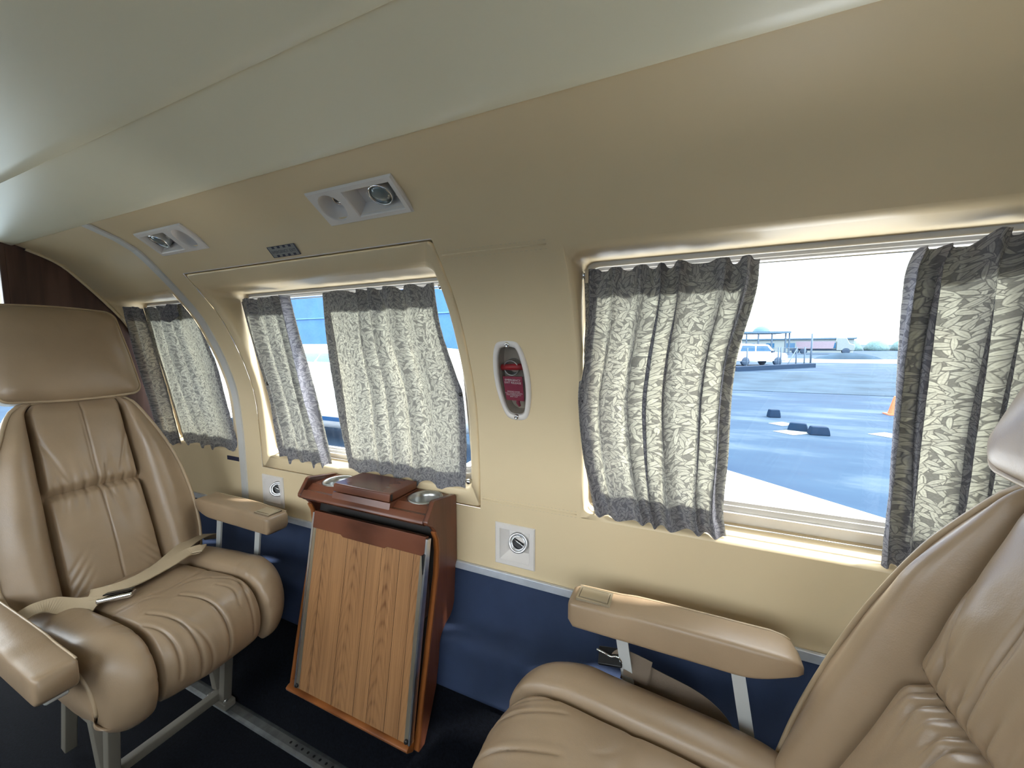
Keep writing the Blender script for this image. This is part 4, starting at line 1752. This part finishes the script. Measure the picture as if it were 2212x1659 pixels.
# ------------------------------------------------------------------ seat belts
bl = thing('seat_belt', 'beige lap belt lying open across the left seat cushion', 'seat belt', (-1.5, .55, .50), 'lap belts')
mb = MB()
p = catmull([(-1.640, .835, .470), (-1.606, .800, .510), (-1.575, .745, .524), (-1.530, .680, .526), (-1.480, .610, .522), (-1.455, .545, .520), (-1.455, .480, .522), (-1.470, .442, .525)])
ribbon(mb, p, .050, (.12, -.1, 1))
obj('strap', mb, MT['belt'], bl)
mb = MB()
p = catmull([(-1.462, .440, .528), (-1.430, .480, .533), (-1.425, .545, .534), (-1.440, .610, .536), (-1.462, .668, .536), (-1.450, .700, .537)])
ribbon(mb, p, .047, (.1, -.2, 1))
obj('folded_strap_end', mb, MT['belt'], bl)
mb = MB(Matrix.Translation((-1.444, .695, .541)) @ Matrix.Rotation(math.radians(48), 4, 'Z'))
mb.box(-.014, .014, -.024, .024, -.003, .003)
obj('strap_slide', mb, MT['belt'], bl, bevel=(.002, 1))
mb = MB(Matrix.Translation((-1.392, .470, .527)) @ Matrix.Rotation(math.radians(52), 4, 'Z') @ Matrix.Rotation(math.radians(-16), 4, 'X'))
mb.box(-.036, .036, -.020, .020, -.007, .006)
bk = obj('buckle', mb, MT['chrome'], bl, bevel=(.004, 2))
mb = MB(Matrix.Translation((-1.398, .478, .533)) @ Matrix.Rotation(math.radians(52), 4, 'Z') @ Matrix.Rotation(math.radians(-16), 4, 'X'))
mb.box(-.030, .028, -.014, .016, .0, .0035)
obj('buckle_plate', mb, MT['black'], bk, bevel=(.002, 1))
mb = MB()
p = catmull([(-1.520, .302, .470), (-1.490, .318, .524), (-1.485, .345, .541), (-1.478, .375, .538), (-1.455, .405, .522), (-1.410, .440, .520)])
ribbon(mb, p, .048, (.15, -.35, 1))
obj('strap', mb, MT['belt'], bl)

br = thing('seat_belt', 'brown lap belt hanging between the right seat cushion and the blue wall', 'seat belt', (.0, .81, .50), 'lap belts')
mb = MB()
p = catmull([(-.095, .807, .514), (-.060, .810, .506), (-.015, .812, .494), (.040, .816, .478), (.080, .822, .452), (.105, .824, .418), (.112, .822, .375)])
ribbon(mb, p, .046, (.1, -1, .45))
obj('strap', mb, MT['belt_brown'], br)
mb = MB()
p = catmull([(-.040, .806, .517), (-.090, .804, .528), (-.100, .806, .522)])
ribbon(mb, p, .046, (.1, -1, .5))
obj('strap_loop', mb, MT['belt_brown'], br)
mb = MB(Matrix.Translation((-.122, .806, .528)) @ Matrix.Rotation(math.radians(-10), 4, 'Y') @ Matrix.Rotation(math.radians(35), 4, 'X'))
mb.box(-.026, .026, -.018, .018, -.004, .004)
bk = obj('buckle', mb, MT['black'], br, bevel=(.003, 2))
mb = MB()
mb.tube(catmull([(-.150, .800, .541), (-.138, .797, .541), (-.120, .800, .534), (-.104, .797, .540), (-.094, .800, .526)]), .0024, 6)
obj('buckle_rim', mb, MT['chrome'], br, smooth=True)

# ------------------------------------------------------------------ seat tracks in the floor
for y_, lab in ((.703, 'long metal seat track on the floor along the wall'), (.418, 'long metal seat track on the floor by the aisle')):
    t = thing('seat_track', lab, 'floor track', (-.6, y_, 0), 'floor seat tracks')
    mb = MB()
    xs_ = X_FWD + .05 if y_ > .5 else -1.47
    mb.prism([(y_ - .021, 0), (y_ - .019, .0045), (y_ - .010, .0062), (y_ + .010, .0062), (y_ + .019, .0045), (y_ + .021, 0)], 0, xs_, X_AFT - .05)
    obj('track', mb, MT['track'], t)
    hole_me = None
    for i in range(40):
        x = -1.05 + i * .025
        if hole_me is None:
            mb = MB()
            mb.lathe([(.0042, .0066), (.001, .0066)], 10, cap1=True, c=(x, y_, 0))
            h0 = obj('track_hole', mb, MT['black'], t)
            hole_me = h0.data
        else:
            h = h0.copy()
            COL.objects.link(h)
            h.location = (i * .025, 0, 0)

# ------------------------------------------------------------------ outside: apron, own wing, parked aeroplane, hangar and far things


def gz(x, y):
    return -.55 + .012 * y


EX = {}
EX['asphalt'] = None
m, nt, b = mat('sunlit_asphalt')
tc = N(nt, 'ShaderNodeTexCoord')
mp = N(nt, 'ShaderNodeMapping')
mp.inputs['Scale'].default_value = (.35, 1.0, 1)
nt.links.new(tc.outputs['Object'], mp.inputs[0])
n1 = N(nt, 'ShaderNodeTexNoise')
n1.inputs['Scale'].default_value = .9
n1.inputs['Detail'].default_value = 8
n1.inputs['Roughness'].default_value = .65
nt.links.new(mp.outputs[0], n1.inputs['Vector'])
r1 = ramp(nt, [(.33, (.017, .036, .068)), (.52, (.022, .046, .080)), (.68, (.054, .082, .110))])
nt.links.new(n1.outputs['Fac'], r1.inputs[0])
nt.links.new(r1.outputs[0], b.inputs['Base Color'])
b.inputs['Roughness'].default_value = .9
b.inputs['Specular IOR Level'].default_value = .1
EX['asphalt'] = m
EX['grass'] = plain('dry_grass', (.033, .056, .082), .95, var=(.6, .25), spec=.05)
EX['concrete'] = plain('pale_concrete', (.20, .24, .26), .9, var=(.5, .2), spec=.05)
EX['white'] = plain('white_aircraft_paint', (.80, .80, .80), .3)
EX['bluepaint'] = plain('blue_hangar_sheet', (.042, .128, .290), .6, var=(1.2, .10), spec=.2)
EX['bluejoint'] = plain('hangar_joint', (.08, .24, .42), .6)
EX['blueline'] = plain('blue_livery_stripe', (.012, .09, .24), .4)
EX['darkglass'] = plain('dark_cabin_glass', (.012, .075, .16), .15)
EX['rubber'] = plain('blue_grey_rubber', (.005, .020, .048), .8, spec=.15)
EX['tyre'] = plain('tyre', (.02, .045, .085), .8)
EX['far'] = plain('far_roof', (.050, .11, .17), .8)  # far colours lightened here to stand in for haze
EX['farlight'] = plain('far_pale', (.17, .21, .22), .8)
EX['pink'] = plain('hazed_red', (.20, .17, .21), .7)  # red with distance haze mixed into its colour
EX['bush'] = plain('far_bush', (.07, .13, .14), .95, var=(3, .3), bump=(4, 1, .1))
EX['post'] = plain('grey_post', (.05, .09, .14), .7)
EX['orange'] = plain('orange_cone', (.5, .12, .04), .6)


def ground_patch(name, pts, dz, m, label, cat):
    mb = MB()
    mb.add([(x, y, gz(x, y) + dz) for x, y in pts], [tuple(range(len(pts)))])
    o = obj(name, mb, m)
    return tag(o, label, cat, kind='structure')


ground_patch('ground', [(-300, -300), (300, -300), (300, 700), (-300, 700)], 0, EX['asphalt'], 'blue-grey sunlit asphalt apron outside the windows', 'ground')
ground_patch('ground_grass', [(-6, 17), (40, 15.5), (80, 22), (60, 28), (12, 29), (-6, 27)], .01, EX['grass'], 'strip of dry grass across the far apron', 'grass')
ground_patch('ground_bounce_patch', [(-40, -20), (-3.7, -20), (-3.7, 3.2), (-40, 3.2)], .01, EX['concrete'], 'pale concrete patch ahead of the nose, added to brighten the ceiling', 'ground')  # pale patch added so the ceiling reflects brighter ground through the open nose
ground_patch('ground_road', [(5, 44), (30, 42), (60, 50), (60, 60), (30, 54), (5, 56)], .012, EX['concrete'], 'pale concrete road beyond the fence', 'road')
def chock(x, y, w, h, d, rot, label):
    mb = MB(Matrix.Translation((x, y, gz(x, y))) @ Matrix.Rotation(rot, 4, 'Z'))
    rs = []
    for z, k in ((0, 1), (h * .5, .93), (h * .92, .80), (h, .72)):
        rs.append([(-w / 2 * k, -d / 2 * k, z), (w / 2 * k, -d / 2 * k, z), (w / 2 * k, d / 2 * k, z), (-w / 2 * k, d / 2 * k, z)])
    mb.rings(rs, True, True, True)
    return tag(obj('wheel_chock', mb, EX['rubber'], bevel=(.02, 2)), label, 'wheel chock', 'wheel chocks on the apron')


def at(px, py_):
    """point of the apron seen through a given direction of the window (used once, to lay things out)"""
    R = cam.rotation_euler.to_matrix()
    d = R @ Vector(((px - W_PX / 2) / FPX, -(py_ - H_PX / 2) / FPX, -1))
    t = (1.2 + .55) / (.012 * d.y - d.z)
    return Vector((d.x * t, d.y * t, 1.2 + d.z * t))


for (ux, uy, wx, wy), lab in (((1712, 934, .34, .34), 'white painted square under the middle wheel chock'),
                              ((1689, 916, .26, .30), 'worn white paint patch left of the middle wheel chock'),
                              ((1916, 940, .30, .30), 'white paint patch at the right of the apron')):
    p = at(ux, uy)
    mb = MB()
    mb.add([(p.x + wx * a, p.y + wy * b_, gz(p.x, p.y + wy * b_) + .006) for a, b_ in ((-1, -.1), (-.15, -.9), (1, .05), (.2, .9))], [(0, 1, 2, 3)])
    tag(obj('paint_mark', mb, EX['farlight']), lab, 'paint mark', 'paint marks on the apron')

p = at(1671, 901); chock(p.x, p.y, .25, .19, .18, .25, 'dark wheel chock standing furthest away on the apron')
p = at(1723, 930); chock(p.x, p.y, .34, .16, .18, -.25, 'dark wheel chock on the white painted square')
p = at(1768, 939); chock(p.x, p.y, .33, .165, .18, .1, 'dark wheel chock nearest the aeroplane on the right')

# own wing
wing = thing('aircraft_wing', 'bright white wing of the aeroplane below the right-hand window', 'wing', (0, 1.9, .36))
TOPW = [(1.55, 1.10), (1.16, 2.145), (.358, 2.839), (-.9, 3.93), (-1.5, 3.90), (-1.3, 1.10)]
mb = MB()
mb.rings([[(x, y, .28) for x, y in TOPW], [(x, y, .37) for x, y in TOPW], [(x * .985, y * .99, .40) for x, y in TOPW]], True, True, True)
obj('wing_skin', mb, EX['white'], wing, flip=True)
mb = MB()
mb.tube(catmull([(.63, 2.06, .402), (.66, 2.04, .414), (.70, 2.02, .404)], 5), .006, 6)
obj('wing_fitting', mb, EX['post'], wing, smooth=True)

# neighbouring aeroplane: white fuselage with dark window band and stripe, seen through the exit window
pa = thing('parked_aeroplane', 'white parked aeroplane with dark cabin windows seen through the exit door window', 'aeroplane', (-6.5, 5.2, gz(0, 5)))
mb = MB()
rs = []
for x, k in ((-13.0, .05), (-12.6, .35), (-11.8, .62), (-10.5, .88), (-9, 1), (-4.4, 1), (-3.2, .86), (-2.4, .62), (-1.9, .40), (-1.7, .1)):
    rs.append([(x, 5.35 + .78 * k * math.cos(a), .50 + .80 * k * math.sin(a)) for a in [2 * math.pi * i / 28 for i in range(28)]])
mb.rings(rs, True, True, True)
obj('fuselage', mb, EX['white'], pa, smooth=True)
mb = MB()
rs = []
for x in (-9.2, -7, -4.4):
    rs.append([(x, 5.35 - .795 * math.cos(a), .50 + .815 * math.sin(a)) for a in [math.radians(q) for q in (-42, -38, -34)]])
mb.rings(rs, False)
obj('stripe', mb, EX['blueline'], pa, smooth=True)
w0 = None
for i in range(9):
    x = -9.3 + i * .58
    mb = MB()
    mb.rings([[(xx, 5.35 - .795 * math.cos(a), .50 + .815 * math.sin(a)) for a in [math.radians(q) for q in (37, 42, 47, 51)]] for xx in (x, x + .27, x + .54)], False)
    obj('cabin_window', mb, EX['darkglass'], pa, smooth=True)
mb = MB()
mb.prism([(-8.6, 5.0), (-6.8, 5.0), (-7.2, 2.0), (-8.2, 2.0)], 2, .05, .13)
obj('near_wing', mb, EX['white'], pa)
mb = MB()
mb.prism([(-8.6, 5.7), (-6.8, 5.7), (-7.2, 9.5), (-8.2, 9.5)], 2, .05, .13)
obj('far_wing', mb, EX['white'], pa)
mb = MB()
mb.prism([(-3.2, .9), (-2.0, .8), (-1.7, 2.2), (-2.3, 2.2)], 1, 5.32, 5.38)
obj('tail_fin', mb, EX['white'], pa)
for x, y in ((-11.2, 5.35), (-7.6, 4.4), (-7.6, 6.3)):
    mb = MB(Matrix.Translation((x, y, gz(x, y) + .2)) @ Matrix.Rotation(math.radians(90), 4, 'X'))
    mb.lathe([(.06, -.06), (.19, -.06), (.2, -.04), (.2, .04), (.19, .06), (.06, .06)], 24, True, True)
    wh = obj('wheel', mb, EX['tyre'], pa, smooth=True)
    mb = MB()
    mb.tube([(x, y, gz(x, y) + .2), (x, y, .1)], .03, 8)
    obj('wheel_strut', mb, EX['post'], pa, smooth=True)

# hangar
hg = thing('hangar', 'tall blue sheet metal hangar behind the parked aeroplane', 'building', (-26, 16, gz(0, 16)))
mb = MB()
mb.box(-56, -6.8, 15.5, 40, gz(0, 15.5) - 1, 13)
obj('wall', mb, EX['bluepaint'], hg)
for z in (2.9, 5.6, 8.3):
    mb = MB()
    mb.box(-56, -6.8, 15.43, 15.5, z, z + .045)
    obj('sheet_joint', mb, EX['bluejoint'], hg)
for i in range(9):
    mb = MB()
    x = -8.5 - i * 3.2
    mb.box(x, x + .045, 15.43, 15.5, 0, 13)
    obj('sheet_joint', mb, EX['bluejoint'], hg)
mb = MB()
mb.prism([(-57, 13), (-6, 13), (-6, 13.4), (-31, 17), (-57, 13.4)], 1, 15.2, 40.5)
obj('roof', mb, EX['far'], hg)

# white estate car
p = at(1628, 789)
cx_, cy_ = p.x, p.y
car = thing('car', 'white estate car parked behind the wire fence', 'car', (cx_, cy_, p.z))
MC = Matrix.Translation((cx_, cy_, p.z)) @ Matrix.Rotation(math.radians(32), 4, 'Z')
k = 1.0
mb = MB(MC)
BODY = [(-2.3, .35), (2.25, .35), (2.35, .75), (2.2, .98), (1.15, 1.10), (.55, 1.68), (-1.9, 1.76), (-2.25, 1.10)]
mb.prism(BODY, 1, -.85, .85)
obj('body', mb, EX['white'], car, bevel=(.08, 2))
for nm, poly in (('rear_side_window', [(-1.95, 1.15), (-.65, 1.15), (-.70, 1.58), (-1.80, 1.60)]), ('front_side_window', [(-.55, 1.15), (.80, 1.15), (.42, 1.56), (-.55, 1.58)])):
    for sd in (-1, 1):
        mb = MB(MC)
        mb.prism(poly, 1, sd * .855 - .01, sd * .855 + .01)
        obj(nm, mb, EX['darkglass'], car)
for sd in (-1, 1):
    for x in (-1.45, 1.42):
        mb = MB(MC @ Matrix.Translation((x, sd * .78, .35)) @ Matrix.Rotation(math.radians(90), 4, 'X'))
        mb.lathe([(.14, -.11), (.33, -.11), (.35, -.08), (.35, .08), (.33, .11), (.14, .11)], 24, True, True)
        obj('wheel', mb, EX['tyre'], car, smooth=True)
mb = MB(MC)
mb.box(.75, .95, -1.02, -.86, 1.05, 1.2)
obj('wing_mirror', mb, EX['tyre'], car)

# open shelter on posts with a domed vent
p0, p1 = at(1592, 766), at(1704, 766)
sh = thing('open_shelter', 'flat roofed open shelter on thin posts beyond the car', 'shelter', p0)
ax = (p1 - p0)
ln_s = ax.length
ax.normalize()
MS = Matrix.Translation(p0) @ Matrix.Rotation(math.atan2(ax.y, ax.x), 4, 'Z')
mb = MB(MS)
mb.box(-3, ln_s, -.4, 5, 3.45, 3.75)
obj('roof', mb, EX['far'], sh)
mb = MB(MS @ Matrix.Translation((ln_s * .50, 1, 3.75)))
mb.lathe([(1.25, 0), (1.1, .35), (.75, .7), (.3, .88), (.02, .92)], 24, cap1=True)
obj('vent_dome', mb, EX['far'], sh, smooth=True)
for t in (.17, .40, .66, .92, .99):
    mb = MB(MS)
    mb.box(ln_s * t - .09, ln_s * t + .09, -.1, .1, -.2, 3.5)
    obj('post', mb, EX['post'], sh)
# low pale buildings and trucks behind
p = at(1712, 762)
mb = MB(Matrix.Translation(p) @ Matrix.Rotation(math.radians(-14), 4, 'Z'))
mb.box(-9, 9, 3, 9, -.3, 2.6)
lb = thing('low_building', 'low pale building behind the shelter posts', 'building', p)
obj('wall', mb, EX['farlight'], lb)
mb = MB(Matrix.Translation(p) @ Matrix.Rotation(math.radians(-14), 4, 'Z'))
mb.box(-9.4, 9.4, 2.6, 9.4, 2.6, 2.85)
obj('roof', mb, EX['far'], lb)
for i in range(5):
    mb = MB(Matrix.Translation(p) @ Matrix.Rotation(math.radians(-14), 4, 'Z'))
    mb.box(-8 + i * 3.4, -6.6 + i * 3.4, 2.92, 3.0, .9, 1.9)
    obj('window', mb, EX['darkglass'], lb)
p = at(1776, 765)
tk = thing('truck', 'pale tipper truck parked far off on the right of the shelter', 'truck', p)
MK = Matrix.Translation(p) @ Matrix.Rotation(math.radians(-14), 4, 'Z')
mb = MB(MK)
mb.prism([(-3.4, .9), (1.3, .9), (1.5, 2.1), (-3.6, 2.1)], 1, -1.1, 1.1)
obj('load_bed', mb, EX['pink'], tk)
mb = MB(MK)
mb.prism([(1.7, .6), (3.9, .6), (3.95, 1.5), (3.3, 1.7), (2.9, 2.6), (1.7, 2.65)], 1, -1.05, 1.05)
obj('cab', mb, EX['farlight'], tk, bevel=(.1, 2))
mb = MB(MK)
mb.box(-4.6, 3.6, -.5, .5, .55, .9)
obj('chassis', mb, EX['post'], tk)
for x in (-3.6, -2.5, 2.9):
    for sd in (-1, 1):
        mb = MB(MK @ Matrix.Translation((x, sd * .95, .5)) @ Matrix.Rotation(math.radians(90), 4, 'X'))
        mb.lathe([(.2, -.14), (.48, -.14), (.5, -.1), (.5, .1), (.48, .14), (.2, .14)], 20, True, True)
        obj('wheel', mb, EX['tyre'], tk, smooth=True)
# wire fence: posts, top rail and brace
fa, fb = at(1612, 800), at(1750, 793)
fe = thing('wire_fence', 'thin wire fence with posts and a slanting brace in front of the car', 'fence', fa)
for t, hgt in ((.0, 1.5), (.46, 1.5), (.50, 1.5), (.75, 1.5), (.89, 1.5), (1.0, 2.5)):
    q = fa.lerp(fb, t)
    mb = MB()
    mb.tube([(q.x, q.y, q.z - .1), (q.x, q.y, q.z + hgt)], .045 if t < 1 else .06, 8)
    obj('post', mb, EX['post'], fe, smooth=True)
for z in (.5, 1.0, 1.45):
    mb = MB()
    mb.tube([(fa.x - 3, fa.y, fa.z + z), (fb.x, fb.y, fb.z + z)], .012, 6)
    obj('wire', mb, EX['post'], fe, smooth=True)
q0, q1 = fa.lerp(fb, .58), fa.lerp(fb, .75)
mb = MB()
mb.tube([(q0.x, q0.y, q0.z), (q1.x, q1.y, q1.z + 1.35)], .03, 6)
obj('brace', mb, EX['post'], fe, smooth=True)
# kerb under the fence, far bushes, a cone
fa, fb = at(1590, 803), at(1762, 794)
mb = MB()
mb.rings([[(q.x, q.y, q.z - .05), (q.x, q.y, q.z + .30), (q.x, q.y + .5, q.z + .32), (q.x, q.y + .5, q.z)] for q in (fa, fa.lerp(fb, .5), fb)], True, True, True)
tag(obj('kerb', mb, EX['rubber']), 'dark low kerb running below the fence', 'kerb')
for i, (bx_, w_, lab) in enumerate(((1840, 3.2, 'rounded far bush left of the far clump'), (1893, 4.0, 'larger far bush in the middle of the clump'), (1946, 3.2, 'far bush close to the right curtain'))):
    p = at(bx_, 757.5)
    p = p * (150 / p.length) if p.length > 150 else p
    mb = MB(Matrix.Translation((p.x, p.y, gz(p.x, p.y))))
    rs = []
    for j in range(7):
        th = math.pi / 2 * j / 6
        rs.append([((w_ * .55 * math.cos(th) * (1 + .18 * noise.noise(Vector((a * 2, j, i * 5))))) * math.cos(a), (3 * math.cos(th)) * math.sin(a), 2.4 * math.sin(th) * (1 + .2 * noise.noise(Vector((a * 1.7, j * .7, i + 9)))))
                   for a in [2 * math.pi * k_ / 20 for k_ in range(20)]])
    mb.rings(rs, True, True, True)
    tag(obj('bush', mb, EX['bush'], smooth=True), lab, 'bush', 'bushes on the horizon')
p = at(1931, 896)
mb = MB(Matrix.Translation(p))
mb.box(-.16, .16, -.16, .16, 0, .03)
mb.lathe([(.12, .03), (.03, .45), (.02, .46)], 16, cap1=True)
tag(obj('traffic_cone', mb, EX['orange']), 'orange traffic cone just left of the right curtain', 'traffic cone')
# earth mound on the right
p = at(1700 + 130, 776)
mb = MB(Matrix.Translation(p))
mb.rings([[(r_ * 3.2 * math.cos(a), r_ * 1.0 * math.sin(a), h_) for a in [2 * math.pi * i / 20 for i in range(20)]] for r_, h_ in ((1, -.05), (.8, .3), (.5, .55), (.2, .68), (.03, .7))], True, False, True)
tag(obj('earth_mound', mb, EX['grass'], smooth=True), 'low mound of earth beyond the grass strip', 'mound')
